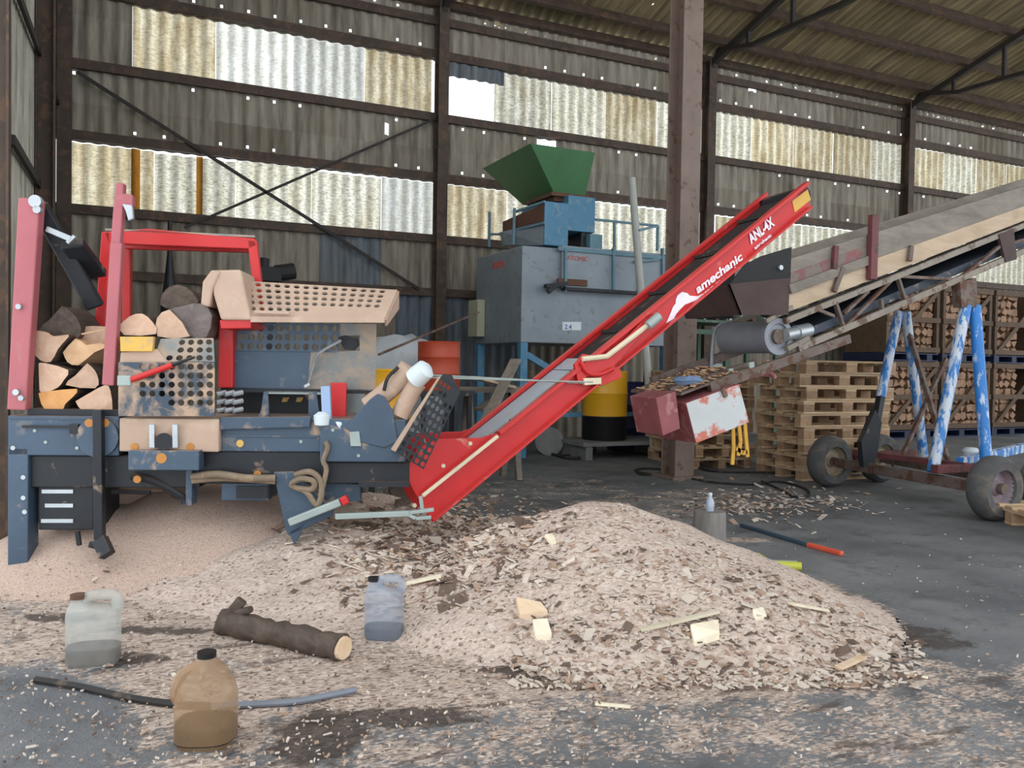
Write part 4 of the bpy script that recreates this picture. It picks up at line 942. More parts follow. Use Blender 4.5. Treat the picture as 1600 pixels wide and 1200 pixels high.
# ---------------------------------------------------------------- crates of split firewood by the back wall
wood('crate_wood', (84, 66, 50), (108, 86, 66), scale=12, dirt=.3)
wood('billet_end', (138, 106, 82), (172, 136, 108), scale=16, dirt=.3)
paint('pallet_navy', (24, 36, 66), .6, 0, .2, 6)
CR = Frame((0, 10.35, 0)); CW, CD, CH = 1.34, .95, 1.24
x0c = onY(1384, 560, 10.35).x
rr = random.Random(11)
posn = ['by the pallet stack', 'behind the blue legs', 'behind the dark corner post']
for lv in range(2):
    for k in range(3):
        x = x0c + (k - .0) * (CW + .10); z = lv * (CH + .14)
        lab = 'slatted crate of split firewood, %s row, %s' % (('lower', 'upper')[lv], posn[k])
        t = Thing('firewood_crate', lab, 'crate', (x, 10.35, z), 0, 'firewood crates by the back wall')
        m = MB(); m.box(0, CW, 0, CD, 0, .022); m.box(0, CW, 0, CD, .122, .144)
        for xx in (0, .52, 1.04): m.box(xx, xx + .14, 0, CD, .022, .122)
        m.build('pallet_base', 'pallet_navy', t.e)
        for xx in (0, CW - .07):
            for yy in (0, CD - .07): m = MB(); m.box(xx, xx + .07, yy, yy + .07, .144, CH + .14); m.build('post', 'crate_wood', t.e)
        for zz in (.16, CH * .56, CH + .04):
            m = MB(); m.box(-.01, CW + .01, -.02, 0, zz, zz + .09); m.build('slat', 'crate_wood', t.e)
        m = MB(); a, b = V((.08, -.005, .2)), V((CW - .08, -.005, CH)); m.bar(a, b, .03, .09, (0, 1, 0)) if False else m.bar(a, b, .02, .08, (1, 0, -1)); m.build('brace', 'crate_wood', t.e)
        m = MB(); m.box(0, CW, CD - .02, CD, .15, CH + .1); m.build('back_boarding', 'crate_wood', t.e)
        for s in (0, CW - .02): m = MB(); m.box(s, s + .02, .07, CD - .07, .15, CH + .1); m.build('side_boarding', 'crate_wood', t.e)
        nc, nr = 7, 8
        for r in range(nr):
            for c_ in range(nc):
                if len(bpy.data.objects) > 5200: break
                cx = .08 + (c_ + .5) * (CW - .16) / nc; cz = .15 + (r + .5) * (CH - .03) / nr
                if k == 2 and c_ > 3: continue
                rx, rz_ = (CW - .16) / nc * .5, (CH - .03) / nr * .5
                n = rr.choice((3, 4, 4, 5)); a0 = rr.uniform(0, 6)
                pts = [V((max(-rx, min(rx, rx * 1.25 * math.cos(a0 + 2 * math.pi * i / n))), rr.uniform(-.03, .03) * 0, max(-rz_, min(rz_, rz_ * 1.25 * math.sin(a0 + 2 * math.pi * i / n))))) for i in range(n)]
                m = MB(); m.prism(pts, (0, .3, 0)); o = m.build('firewood_billet', 'billet_end'); o.location = (x + cx, 10.35 + .03 + rr.uniform(0, .05), z + cz)
                tag(o, 'short split firewood billet packed end-on in a slatted crate by the wall', 'firewood', 'billets in the crates')
# ---------------------------------------------------------------- grey bin with green hopper
paint('tank_grey', (132, 142, 150), .45, .15, .10, 2.5, dust=.05, dcol=(110, 100, 90), worn=(120, 126, 128), wamt=.1)
paint('tank_blue', (74, 128, 160), .5, 0, .12, 4, worn=(104, 138, 158), wamt=.2)
paint('rail_blue', (96, 132, 146), .5, 0, .12, 4)
paint('hopper_green', (52, 104, 58), .5, 0, .12, 3, worn=(64, 96, 62), wamt=.1)
paint('red_print', (190, 90, 80), .6, 0, .05, 4)
paint('blue_print', (60, 80, 160), .6, 0, .05, 4)
paint('panel_beige', (170, 170, 146), .6, 0, .06, 4)
paint('rust_brown', (96, 66, 52), .8, 0, .25, 5)
TY = 9.6
tb = onY(815, 460, TY)
TK = Thing('feed_bin', 'large grey steel bin on blue legs with blue housing and green hopper on top', 'bin', (tb.x, TY, 0), 0); E = TK.e
def T(x, y, d=0.0): return TK.p(x, y, d)
DB = 1.5
x1 = T(1048, 460).x; zt = T(815, 383).z; zb = T(815, 535).z
m = MB(); m.box(0, x1, 0, DB, zb, zt); body = m.build('bin_body', 'tank_grey', E, bevel=.012)
def tbox(x0, y0, xx1, y1, d, dep, name, mt, par=None, bev=.0):
    a, b, lo, hi = TK.rect(x0, y0, xx1, y1, d); m = MB(); m.box(a, b, d, d + dep, lo, hi); return m.build(name, mt, par or E, bevel=bev)
for x in (0.0, x1 - .1):
    for y in (0.0, DB - .1): m = MB(); m.box(x, x + .1, y, y + .1, 0, zb); m.build('leg', 'tank_blue', E)
m = MB(); m.bar((.1, .05, zb - .15), (1.0, .05, zb - .62), .05, .08); m.build('leg_brace', 'tank_blue', E)
m = MB(); m.bar((0, .05, .55), (x1, .05, .55), .05, .06); m.build('leg_tie', 'tank_blue', E)
# upper gallery box on the right
a, b, lo, hi = TK.rect(878, 390, 1036, 455, -.06)
m = MB(); m.box(a, b, -.06, .02, lo, hi); pn = m.build('front_panel', 'tank_grey', E, bevel=.004)
for x in (883, 958, 998, 1035): m = MB(); p, q = T(x, 388, -.07), T(x, 456, -.07); m.bar(p, q, .03, .05, (0, 1, 0)); m.build('rib', 'rail_blue', pn)
m = MB(); m.bar(T(872, 388, -.07), T(1040, 403, -.07), .03, .05); m.build('rib', 'rail_blue', pn)
m = MB(); m.bar(T(880, 451, -.06), T(1010, 459, -.06), .12, .04); m.build('ledge', 'black_steel', E)
tbox(872, 436, 918, 446, -.09, .04, 'hatch', 'rust_brown', bev=.004)
m = MB(); m.bar(T(852, 447, -.1), T(885, 443, -.1), .08, .05); m.bar(T(856, 456, -.12), T(866, 448, -.12), .05, .06); m.build('latch', 'black_steel', E)
def print_on(fr, par, body_, px, py, size, mt, d, name='lettering'):
    cu = bpy.data.curves.new(name, 'FONT'); cu.body = body_; cu.size = size; cu.extrude = .002; o = bpy.data.objects.new(name, cu); C.objects.link(o); bpy.context.view_layer.update()
    me = bpy.data.meshes.new_from_object(o); bpy.data.objects.remove(o); a = fr.p(px, py, d)
    for v in me.vertices: v.co = V((a.x + v.co.x, a.y - v.co.z, a.z + v.co.y))
    me.materials.clear(); me.materials.append(MATS[mt]); ob = bpy.data.objects.new(name, me); C.objects.link(ob); ob.parent = par
print_on(TK, pn, 'ATOMIC', 886, 406, .085, 'red_print', -.064)
m = MB(); m.prism(TK.poly([(879, 503), (908, 503), (908, 516), (879, 516)], -.006), (0, .006, 0)); sg = m.build('number_plate', 'white_cap', E)
print_on(TK, sg, '2.4', 882, 514, .09, 'blue_print', -.009)
m = MB()
for i in range(5): m.box(-.006, .0, .55 + i * .08, .60 + i * .08, zt - .22, zt - .13)
m.build('side_lettering', 'red_print', body)
m = MB(); y0_ = 1.16; m.box(-.12, -.005, y0_, DB, zb + .1, zb + .62); m.build('switch_cabinet', 'panel_beige', E, bevel=.006)
# blue housing
tbox(851, 316, 888, 384, .15, .7, 'housing', 'tank_blue', bev=.006)
tbox(888, 307, 930, 362, .15, .7, 'housing', 'tank_blue', bev=.006)
tbox(908, 360, 926, 388, .2, .4, 'drive_motor', 'black_steel', bev=.01)
tbox(922, 366, 941, 388, .1, .3, 'motor_bracket', 'rail_blue')
a, b = T(800, 330, .5), T(851, 316, .2)
m = MB(); m.prism([T(790, 345, .9), T(851, 318, .16), T(851, 345, .16), T(790, 362, .9)], (.0, .1, 0)); m.build('side_plate', 'rust_brown', E)
m = MB(); m.prism([T(785, 362, .9), T(851, 348, .16), T(851, 383, .16), T(790, 383, .9)], (.0, .1, 0)); m.build('side_plate', 'tank_grey', E)
for p, q in (((765, 331, 1.2), (764, 386, 1.2)), ((764, 366, 1.2), (786, 366, 1.0)), ((804, 325, .6), (802, 382, .6)), ((930, 343, .3), (1028, 353, .1)), ((1028, 353, .1), (1027, 392, .1)), ((960, 346, .25), (960, 392, .25)), ((1028, 353, .1), (998, 360, -.4)), ((782, 365, 1.0), (851, 348, .1)), ((805, 331, .7), (851, 315, .15)), ((992, 409, -.1), (1030, 405, -.1))):
    m = MB(); m.bar(T(*p), T(*q), .03, .03, (0, 1, 0) if abs(p[0] - q[0]) < 6 else (0, 0, 1)); m.build('handrail', 'rail_blue', E)
# hopper: square funnel
ft = [T(829, 224, .15), T(930, 236, .15)]; zt_ = ft[0].z; L0 = .92
c1 = [V((ft[0].x, .15, zt_)), V((ft[1].x, .15, zt_)), V((ft[1].x, 1.72, zt_)), V((ft[0].x, 1.72, zt_))]
bz = T(865, 302, .3).z; bx0, bx1 = T(866, 302, .3).x, T(914, 302, .3).x
c0 = [V((bx0, .3, bz)), V((bx1, .3, bz)), V((bx1, 1.25, bz)), V((bx0, 1.25, bz))]
cc = lambda r, k: [r[0] + V((k, k, 0)), r[1] + V((-k, k, 0)), r[2] + V((-k, -k, 0)), r[3] + V((k, -k, 0))]
m = MB(); m.loft([cc(c1, .015), cc(c0, .015)[:], c0, c1, cc(c1, .015)], caps=False); m.build('hopper', 'hopper_green', E)
m = MB(); m.bar((bx0 - .08, .25, bz - .02), (bx1 + .02, .25, bz - .02), .05, .05); m.bar((bx0 - .05, .25, bz - .02), (bx0 - .05, 1.0, bz - .02), .05, .05); m.box(bx0, bx1, .3, .9, bz - .1, bz); m.build('hopper_collar', 'rust_brown', E)

# pale pole leaning on the bin
a = onY(987, 278, 9.30); b = ground(1024, 716); b = V((onY(1023, 700, 9.05).x, 9.05, .0))
t = Thing('pale_pole', 'long pale pipe leaning upright in front of the grey bin', 'pole', b); m = MB(); m.cyl((0, 0, 0), a - b, .05, n=14)
paint('pale_pipe', (176, 178, 170), .6, 0, .08, 4, dust=.1); m.build('pipe', 'pale_pipe', t.e, smooth=True)

# ---------------------------------------------------------------- drums and background things
paint('drum_yellow', (222, 164, 30), .4, 0, .06, 4, dust=.05)
paint('drum_black', (24, 24, 26), .4, .1, .1, 4)
paint('drum_orange', (176, 68, 40), .5, 0, .1, 3)
paint('drum_navy', (30, 34, 72), .5, 0, .1, 4)
paint('bag_white', (178, 184, 188), .8, 0, .12, 6, dust=.1)
paint('skid_grey', (120, 120, 118), .7, 0, .2, 5)
def drum(label, name, loc, r, h, mats, split=None, group=None):
    t = Thing(name, label, 'drum', loc, 0, group); s = split or h
    pr = [(.001, 0), (r * .97, 0), (r, .02), (r, h * .32), (r * 1.025, h * .335), (r, h * .35)]
    lo = [p for p in pr]; m = MB()
    if split:
        m.lathe(pr + [(r, split), (.001, split)], (0, 0, 0), 30); m.build('drum_base', mats[1], t.e, smooth=True)
        m = MB(); m.lathe([(.001, split), (r, split), (r, h * .66), (r * 1.025, h * .675), (r, h * .69), (r, h - .02), (r * 1.02, h - .01), (r * .97, h), (r * .95, h - .02), (.001, h - .02)], (0, 0, 0), 30); m.build('drum_body', mats[0], t.e, smooth=True)
    else:
        m.lathe(pr + [(r, h * .66), (r * 1.025, h * .675), (r, h * .69), (r, h - .02), (r * 1.02, h - .01), (r * .97, h), (r * .95, h - .02), (.001, h - .02)], (0, 0, 0), 30); m.build('drum_body', mats[0], t.e, smooth=True)
    m = MB(); m.cyl((r * .55, 0, h - .03), (r * .55, 0, h + .005), .035, n=12); m.build('bung', mats[-1], t.e, smooth=True)
    return t
q = onY(966, 690, 9.15); zf = q.z
t = Thing('steel_skid', 'low grey steel skid under the yellow and black drum', 'skid', (q.x, 9.5, 0)); m = MB(); m.box(-.55, .85, -.4, .4, zf - .05, zf); m.build('skid_deck', 'skid_grey', t.e)
for x in (-.5, .72): m = MB(); m.box(x, x + .1, -.38, .38, 0, zf - .05); m.build('runner', 'skid_grey', t.e)
sc_ = (q - EYE).dot(FWD) / FPX
drum('yellow drum with a black lower half standing on the grey skid', 'oil_drum', (q.x, 9.5, zf), 35 * sc_ * 1.03, 108 * sc_ * 1.02, ('drum_yellow', 'drum_black'), 37 * sc_)
drum('dark navy drum standing right behind the yellow and black one', 'oil_drum', (q.x + .80, 10.15, 0), .30, .98, ('drum_navy',))
q = onY(702, 600, 7.6); sc_ = (q - EYE).dot(FWD) / FPX; zb2 = onY(702, 611, 7.6).z; ztp = onY(702, 533, 7.6).z
drum('orange-red plastic drum on a dark stand in front of the grey bin', 'plastic_drum', (q.x, 7.9, zb2), 33 * sc_ * 1.03, ztp - zb2, ('drum_orange',))
t = Thing('drum_stand', 'dark steel stand carrying the orange-red drum', 'stand', (q.x, 7.9, 0)); m = MB(); m.box(-.28, .28, -.28, .28, zb2 - .05, zb2); m.build('stand_plate', 'black_steel', t.e)
for x in (-.26, .22):
    for y in (-.26, .22): m = MB(); m.box(x, x + .04, y, y + .04, 0, zb2 - .05); m.build('leg', 'black_steel', t.e)
q = onY(612, 600, 6.6); ztp = onY(612, 577, 6.6).z
drum('yellow drum seen behind the dusty motor arm', 'oil_drum', (q.x, 6.7, .62), .19, ztp - .62, ('drum_yellow',))
t = Thing('low_table', 'low dark table under the yellow drum behind the motor arm', 'table', (q.x, 6.7, 0)); m = MB(); m.box(-.22, .22, -.22, .22, .58, .62); m.build('table_top', 'chute_black', t.e)
for x in (-.2, .16):
    for y in (-.2, .16): m = MB(); m.box(x, x + .04, y, y + .04, 0, .58); m.build('leg', 'chute_black', t.e)
# bulk bag
q = onY(628, 540, 8.6); t = Thing('bulk_bag', 'rumpled white bulk bag behind the side guard, beside the orange drum', 'bag', (q.x, 8.9, 0)); m = MB(); zt2 = onY(628, 520, 8.6).z
m.lathe([(.001, 0), (.45, 0), (.52, .2), (.55, .7), (.5, zt2 - .35), (.38, zt2 - .12), (.2, zt2 - .04), (.001, zt2 - .1)], (0, 0, 0), 28)
m.v = [p + V((fnoise(p.x * 3, p.z * 3, p.y * 3), fnoise(p.y * 3, p.z * 3, 4), fnoise(p.x * 4, p.y * 4, p.z) * .8)) * .11 * min(1, p.z * 3) for p in m.v]
m.build('bag_cloth', 'bag_white', t.e, smooth=True)
# long bar and cables
a, b = onY(592, 554, 6.9), onY(748, 488, 9.2)
t = Thing('thin_rod', 'thin brown rod slanting up to the beige cabinet on the bin', 'rod', a); m = MB(); m.cyl((0, 0, 0), b - a, .012, n=8); m.build('rod_body', 'rusty_steel', t.e)
# offcut boards
for i, (p, q, lab) in enumerate((((760, 655), (806, 562), 'grey board leaning up behind the red conveyor'), ((742, 590), (800, 605), 'short tan board lying across behind the red conveyor'), ((748, 640), (790, 612), 'pale offcut board lying low behind the red conveyor'))):
    a, b = onY(*p, 7.4 + i * .25), onY(*q, 7.6 + i * .25)
    if i == 0: d = (a - b); a = b + d * (b.z / (b.z - a.z)) if b.z > a.z else a
    t = Thing('offcut_board', lab, 'board', a); m = MB(); m.bar((0, 0, 0), b - a, .12, .03); m.build('board_body', 'old_plank' if i != 1 else 'tan_plank', t.e)
q = onY(775, 640, 7.8); t = Thing('wooden_trestle', 'rough wooden trestle carrying offcut boards behind the red conveyor', 'trestle', (q.x, 7.95, 0)); ztr = onY(775, 605, 7.8).z - .03
for x in (-.25, .25): m = MB(); m.bar((x, -.2, 0), (x, 0, ztr), .06, .06); m.build('leg', 'old_plank', t.e); m = MB(); m.bar((x, .2, 0), (x, 0, ztr), .06, .06); m.build('leg', 'old_plank', t.e)
m = MB(); m.bar((-.4, 0, ztr), (.4, 0, ztr), .08, .06); m.build('top_rail', 'old_plank', t.e)
# green roller bench behind the pillar
paint('bench_green', (66, 96, 78), .6, 0, .2, 5, dust=.15)
paint('bench_teal', (78, 130, 146), .6, 0, .15, 5)
q = V((tb.x + x1 + .32, 9.3, 0)); t = Thing('roller_bench', 'long green and teal roller bench standing behind the brown pillar', 'bench', (q.x, 9.7, 0)); E = t.e
z1_, z2_, z3_ = onY(1080, 472, 9.5).z, onY(1080, 497, 9.5).z, onY(1080, 513, 9.5).z
m = MB(); m.box(-.2, 1.7, 0, .7, z1_ - .05, z1_); m.build('top_shelf', 'bench_teal', E)
m = MB(); m.box(-.25, 1.8, -.05, .75, z2_ - .04, z2_); m.build('shelf', 'bench_green', E)
m = MB(); m.box(-.25, 1.8, -.08, 0, z3_ - .07, z3_); m.build('front_rail', 'drum_yellow' if False else 'bench_green', E)
for x in (-.2, .75, 1.7):
    for y in (0, .65): m = MB(); m.box(x, x + .06, y, y + .06, 0, z1_ - .05); m.build('leg', 'bench_green', E)
for i in range(8): m = MB(); m.cyl((-.1 + i * .23, 0.0, z2_ + .05), (-.1 + i * .23, .7, z2_ + .05), .045, n=12); m.build('roller', 'galvanised' if i % 3 else 'rust_brown', E, smooth=True)
q = onY(1128, 590, 9.2); t = Thing('plastic_tub', 'pale grey-green tub standing on the floor behind the pillar', 'tub', (q.x - .35, 9.3, 0)); m = MB(); zz = onY(1100, 568, 9.2).z
m.lathe([(.001, 0), (.28, 0), (.34, zz), (.32, zz), (.27, .04), (.001, .04)], (0, 0, 0), 20); paint('tub_grey', (150, 164, 164), .6, 0, .08, 4); m.build('tub_body', 'tub_grey', t.e, smooth=True)
# dark heater behind the lift arch
a = onY(265, 430, 10.9); t = Thing('stove_pipe', 'dark pointed post standing behind the red lift arch', 'post', (a.x, 10.9, 0)); m = MB(); zt3 = onY(265, 345, 10.9).z
m.lathe([(.001, 0), (.1, 0), (.1, zt3 - 1.0), (.06, zt3 - .7), (.03, zt3 - .4), (.025, zt3), (.001, zt3)], (0, 0, 0), 14); m.build('post_body', 'black_steel', t.e, smooth=True)
a = onY(425, 430, 9.3); t = Thing('old_engine', 'dark engine on a post behind the red arch corner', 'engine', (a.x, 9.4, 0)); zt3 = onY(425, 440, 9.3).z
m = MB(); m.box(-.06, .06, -.06, .06, 0, zt3); m.build('stand_post', 'black_steel', t.e)
m = MB(); m.box(-.14, .10, -.12, .12, zt3, zt3 + .16); m.cyl((.05, 0, zt3 + .1), (.26, 0, zt3 + .14), .09, n=14); m.cyl((-.08, 0, zt3 + .1), (-.06, 0, zt3 + .26), .05, n=12); m.build('engine_block', 'chute_black', t.e, bevel=.01)
m = MB(); m.tube([V((.0, -.1, zt3)), V((.05, -.12, zt3 - .15)), V((.1, -.1, zt3 + .02))], .015, 6); m.build('pipe', 'chute_black', t.e)

def gz(px, py, dz=.0):               # where the pixel meets the heaps or the floor
    h = 0.0
    h = .75
    while h > 0:                         # walk down the line of sight until it meets the heap
        q = ground(px, py, h)
        if top_h(q.x, q.y) >= h: break
        h -= .012
    return ground(px, py, max(0.0, h)) + V((0, 0, dz))
# ---------------------------------------------------------------- jugs
def plastic(name, col, rough=.35, tr=.56):
    t = NT(name); v = t.coords(); k = t.mix(t.ramp(t.noise(v, 9, 5), .4, .75, 0, .35), lin(col), lin((128, 104, 76)))
    b = t.bsdf(k, rough); tl = t.n('ShaderNodeBsdfTranslucent'); t.l(k, tl.inputs[0]); tp = t.n('ShaderNodeBsdfTransparent')
    m1 = t.n('ShaderNodeMixShader'); m1.inputs[0].default_value = .25; t.l(b, m1.inputs[1]); t.l(tl.outputs[0], m1.inputs[2])
    m2 = t.n('ShaderNodeMixShader'); m2.inputs[0].default_value = tr; t.l(m1.outputs[0], m2.inputs[1]); t.l(tp.outputs[0], m2.inputs[2]); return t.done(m2.outputs[0])
plastic('jug_white', (212, 216, 210)); plastic('jug_blue', (184, 198, 214)); plastic('jug_brown', (190, 156, 120), .35, .5)
paint('oil_dark', (34, 28, 26), .25, 0, .1, 4); paint('oil_blue', (26, 34, 48), .25, 0, .1, 4); paint('oil_red', (66, 42, 40), .25, 0, .1, 4)
def sq(rx, ry, z, e=3.2, n=28, ox=0.0):
    out = []
    for i in range(n):
        a = 2 * math.pi * i / n; c, s = math.cos(a), math.sin(a)
        out.append(V((ox + rx * math.copysign(abs(c) ** (2 / e), c), ry * math.copysign(abs(s) ** (2 / e), s), z)))
    return out
def jug(label, loc, rz, w, d, h, mt, oil, lev, cap, kind=0):
    t = Thing('oil_jug', label, 'jug', loc, rz, 'used oil jugs on the floor'); m = MB()
    if kind == 0:      # flat-sided can, neck at one end, grip hole at the other
        m.loft([sq(w * .46, d * .44, 0), sq(w * .5, d * .5, .015), sq(w * .5, d * .5, h * .72), sq(w * .48, d * .46, h * .80), sq(w * .22, d * .30, h * .86, ox=-w * .22), sq(w * .13, w * .13, h * .9, 2, ox=-w * .28), sq(w * .13, w * .13, h * .95, 2, ox=-w * .28)])
        m.tube([V((-w * .16, 0, h * .84)), V((-w * .08, 0, h * .96)), V((w * .2, 0, h * .985)), V((w * .42, 0, h * .95)), V((w * .45, 0, h * .76))], [d * .17] * 13, 10)
        cx = -w * .28
    else:              # tall shouldered jug, neck in the middle of the top
        m.loft([sq(w * .46, d * .46, 0, 2.8), sq(w * .5, d * .5, .02, 2.8), sq(w * .5, d * .5, h * .52, 2.8), sq(w * .46, d * .46, h * .66, 2.5), sq(w * .34, d * .34, h * .80, 2.2), sq(w * .2, d * .22, h * .90, 2), sq(w * .15, d * .17, h * .93, 2), sq(w * .15, d * .17, h * .955, 2)])
        m.tube([V((-w * .12, -d * .1, h * .86)), V((-w * .34, -d * .2, h * .80)), V((-w * .46, -d * .22, h * .62)), V((-w * .42, -d * .2, h * .50))], [d * .10] * 10, 8)
        cx = 0
    m.build('jug_body', mt, t.e, smooth=True)
    m = MB(); e = 3.2 if kind == 0 else 2.8; m.loft([sq(w * .455, d * .435, .003, e), sq(w * .496, d * .496, .016, e), sq(w * .496, d * .496, lev, e)]); m.build('oil', oil, t.e, smooth=True)
    m = MB(); m.cyl((cx, 0, h * .94), (cx, 0, h * 1.0), w * .16, n=18); m.build('cap', cap, t.e, smooth=True)
    return t
g = ground(322, 1158); jug('brown oil jug with a dark cap, nearest the camera beside the hose', g, math.radians(-20), .185, .165, .285, 'jug_brown', 'oil_dark', .065, 'drum_black', 1)
g = ground(146, 1036); jug('whitish oil can with red-brown oil, standing below the machine leg', g, math.radians(-14), .195, .13, .275, 'jug_white', 'oil_red', .07, 'rust_brown')
g = gz(600, 994) + V((0, 0, -.004)); jug('pale blue oil can standing beside the white wood strip', g, math.radians(-28), .168, .12, .262, 'jug_blue', 'oil_blue', .05, 'drum_black')

# ---------------------------------------------------------------- things lying about
wood('white_wood', (222, 208, 180), (240, 230, 206), (1, .2, 1), 16, dirt=.05)
wood('pale_wood', (206, 176, 142), (226, 204, 176), (1, .2, 1), 16, dirt=.1)
def strip(label, pts, w, th, mt, name='wood_strip', dz=.03):
    q = [gz(*p, dz) for p in pts]; t = Thing(name, label, 'wood', q[0]); m = MB(); o = q[0]
    for a, b in zip(q, q[1:]): m.bar(a - o, b - o, w, th)
    m.build('strip_body', mt, t.e, bevel=.002); return t
strip('white wood strip lying beside the pale blue can', [(632, 922), (690, 909)], .035, .015, 'white_wood')
strip('long white strip lying on the front of the chip pile', [(1000, 995), (1045, 985), (1122, 966)], .035, .012, 'white_wood')
strip('thin pale slat on the toe of the pile towards the bare concrete', [(1236, 954), (1292, 964)], .03, .012, 'white_wood')
strip('small bright splinter on the concrete by the toe of the pile', [(1412, 1055), (1450, 1062)], .014, .008, 'white_wood', dz=.008)
strip('white splinter on the bare dark floor in front of the pile', [(930, 1103), (985, 1108)], .02, .008, 'white_wood', dz=.008)
strip('pale slat stuck in the pile front below the apex', [(1310, 1055), (1348, 1038)], .035, .012, 'pale_wood')
strip('cream strip lying upright near the back of the pile', [(856, 846), (868, 862)], .04, .02, 'white_wood')
def chunk(label, pts, mt, dz=.045, name='wood_chunk'):
    q = [gz(*p, dz) for p in pts]; c = sum(q, V()) / len(q); t = Thing(name, label, 'wood', c)
    zz = c.z; q = [V((p.x - c.x, p.y - c.y, (p.z - zz))) for p in q]; m = MB(); m.prism(q, (0, 0, -.035)); m.build('chunk_body', mt, t.e, bevel=.003)
chunk('tan wedge of wood on the left flank of the pile', [(806, 948), (845, 956), (856, 970), (812, 976)], 'pale_wood')
chunk('square white offcut below the tan wedge', [(832, 984), (855, 982), (862, 1006), (836, 1008)], 'white_wood')
chunk('flat cream offcut under the long white strip', [(1078, 992), (1122, 984), (1124, 1004), (1084, 1018)], 'white_wood')
chunk('small round pale chip near the middle of the pile front', [(1175, 968), (1192, 964), (1198, 978), (1180, 984)], 'white_wood')
chunk('brown split block at the foot of the red conveyor', [(606, 772), (628, 764), (642, 796), (618, 802)], 'bark', .07)
q = PR.mw @ PR.p(213, 790, .55); t = Thing('dusty_box', 'sawdust-caked wooden box standing under the machine bed', 'box', (q.x, q.y, 0), math.radians(-20)); zz = (PR.p(213, 768, .55)).z
m = MB(); m.box(-.14, .14, 0, .25, 0, zz); m.build('box_body', 'dusty_tan', t.e, bevel=.01); m = MB(); m.box(-.15, .15, -.01, .26, zz, zz + .012); m.build('lid', 'dusty_tan', t.e)
# bark log
a, b = ground(352, 972, .05), ground(535, 1012, .05); t = Thing('bark_log', 'dark weathered log with peeling bark lying on the sawdust floor', 'log', a); d = b - a; m = MB()
pts = [d * k for k in (0, .12, .3, .5, .7, .88, 1)]; m.tube([p + V((fnoise(i, 3) * .015, fnoise(i, 7) * .015, fnoise(i, 9) * .006)) for i, p in enumerate(pts)], [.055 + .014 * fnoise(i * .7, 1.3) for i in range(19)], 14)
m.v = [p + V((fnoise(p.x * 18, p.y * 18, p.z * 18), fnoise(p.x * 18, p.y * 18, 9 + p.z * 18), fnoise(p.x * 20, p.y * 20, 5 + p.z * 20))) * .014 for p in m.v]
m.build('bark', 'bark', t.e, smooth=True)
m = MB(); u = d.normalized(); m.cyl(d * .985, d + u * .012, .05, .046, n=14); m.build('cut_end', 'pale_wood', t.e)
m = MB(); m.bar(d * .02 + V((0, 0, .02)), d * .12 + V((.02, .03, .10)), .05, .05); m.bar(d * .1 + V((0, 0, .05)), d * .22 + V((.01, .02, .07)), .05, .03); m.build('bark_flake', 'bark', t.e, bevel=.01)
# hose
hp = [ground(x, y, .013) for x, y in ((56, 1062), (120, 1072), (200, 1090), (280, 1101), (330, 1103))]; hq = [ground(x, y, .013) for x, y in ((330, 1103), (380, 1101), (460, 1096), (510, 1087), (556, 1078))]
t = Thing('rubber_hose', 'hose lying on the floor behind the brown jug, half black and half pale', 'hose', hp[0]); m = MB(); m.tube([p - hp[0] for p in hp], .013, 8, smooth=5); m.build('black_length', 'rubber', t.e, smooth=True)
paint('hose_pale', (120, 126, 136), .5, 0, .1, 9, dust=.1); m = MB(); m.tube([p - hp[0] for p in hq], .012, 8, smooth=5); m.build('pale_length', 'hose_pale', t.e, smooth=True)
# stump with a bottle, pole, torch
wood('stump_side', (112, 108, 104), (140, 134, 128), (1, 1, .15), 20, dirt=.3)
g = ground(1108, 846); zt4 = .0
t = Thing('chopping_stump', 'weathered grey stump standing behind the chip pile', 'stump', (g.x, g.y, 0)); hs_ = onY(1108, 798, g.y).z
m = MB(); m.lathe([(.001, 0), (.12, 0), (.115, .05), (.11, hs_ - .01), (.105, hs_), (.001, hs_)], (0, 0, 0), 20); m.v = [p * (1 + .08 * fnoise(p.x * 9, p.y * 9)) if p.z < hs_ - .02 else p for p in m.v]; m.build('stump_body', 'stump_side', t.e, smooth=True)
paint('clear_bottle', (176, 188, 204), .2, 0, .05, 4)
t = Thing('small_bottle', 'small pale bottle standing on the grey stump', 'bottle', (g.x, g.y, hs_)); m = MB(); m.lathe([(.001, 0), (.026, 0), (.028, .01), (.028, .07), (.012, .095), (.012, .115), (.001, .115)], (0, 0, 0), 16); m.build('bottle_body', 'clear_bottle', t.e, smooth=True)
m = MB(); m.cyl((0, 0, .108), (0, 0, .125), .015, n=12); m.build('cap', 'white_cap', t.e)
a, b, c = ground(1158, 820, .015), ground(1262, 851, .015), ground(1316, 865, .015)
paint('tool_blue', (62, 84, 100), .5, .1, .12, 5); paint('tool_orange', (226, 92, 66), .5, 0, .08, 5)
t = Thing('lifting_bar', 'slate-blue bar with an orange grip lying on the concrete behind the pile', 'bar', a); m = MB(); m.bar((0, 0, 0), b - a, .03, .025); m.build('bar_shaft', 'tool_blue', t.e, bevel=.005)
m = MB(); m.bar(b - a, c - a, .036, .03); m.build('grip', 'tool_orange', t.e, bevel=.008)
a, b, c = ground(1182, 872, .03), ground(1200, 882, .03), ground(1252, 885, .03)
paint('tool_lime', (190, 196, 70), .4, 0, .08, 5)
t = Thing('torch', 'lime-yellow torch lying on the concrete behind the pile', 'torch', a); m = MB(); m.cyl((0, 0, 0), b - a, .036, .032, n=14); m.build('torch_head', 'tool_lime', t.e, smooth=True)
m = MB(); m.cyl(b - a, c - a, .026, n=14); m.build('torch_barrel', 'tool_lime', t.e, smooth=True); m = MB(); q = b - a; m.cyl(q + V((0, -.03, -.01)), q + V((0, -.04, -.012)), .015, n=10); m.build('switch', 'drum_black', t.e)
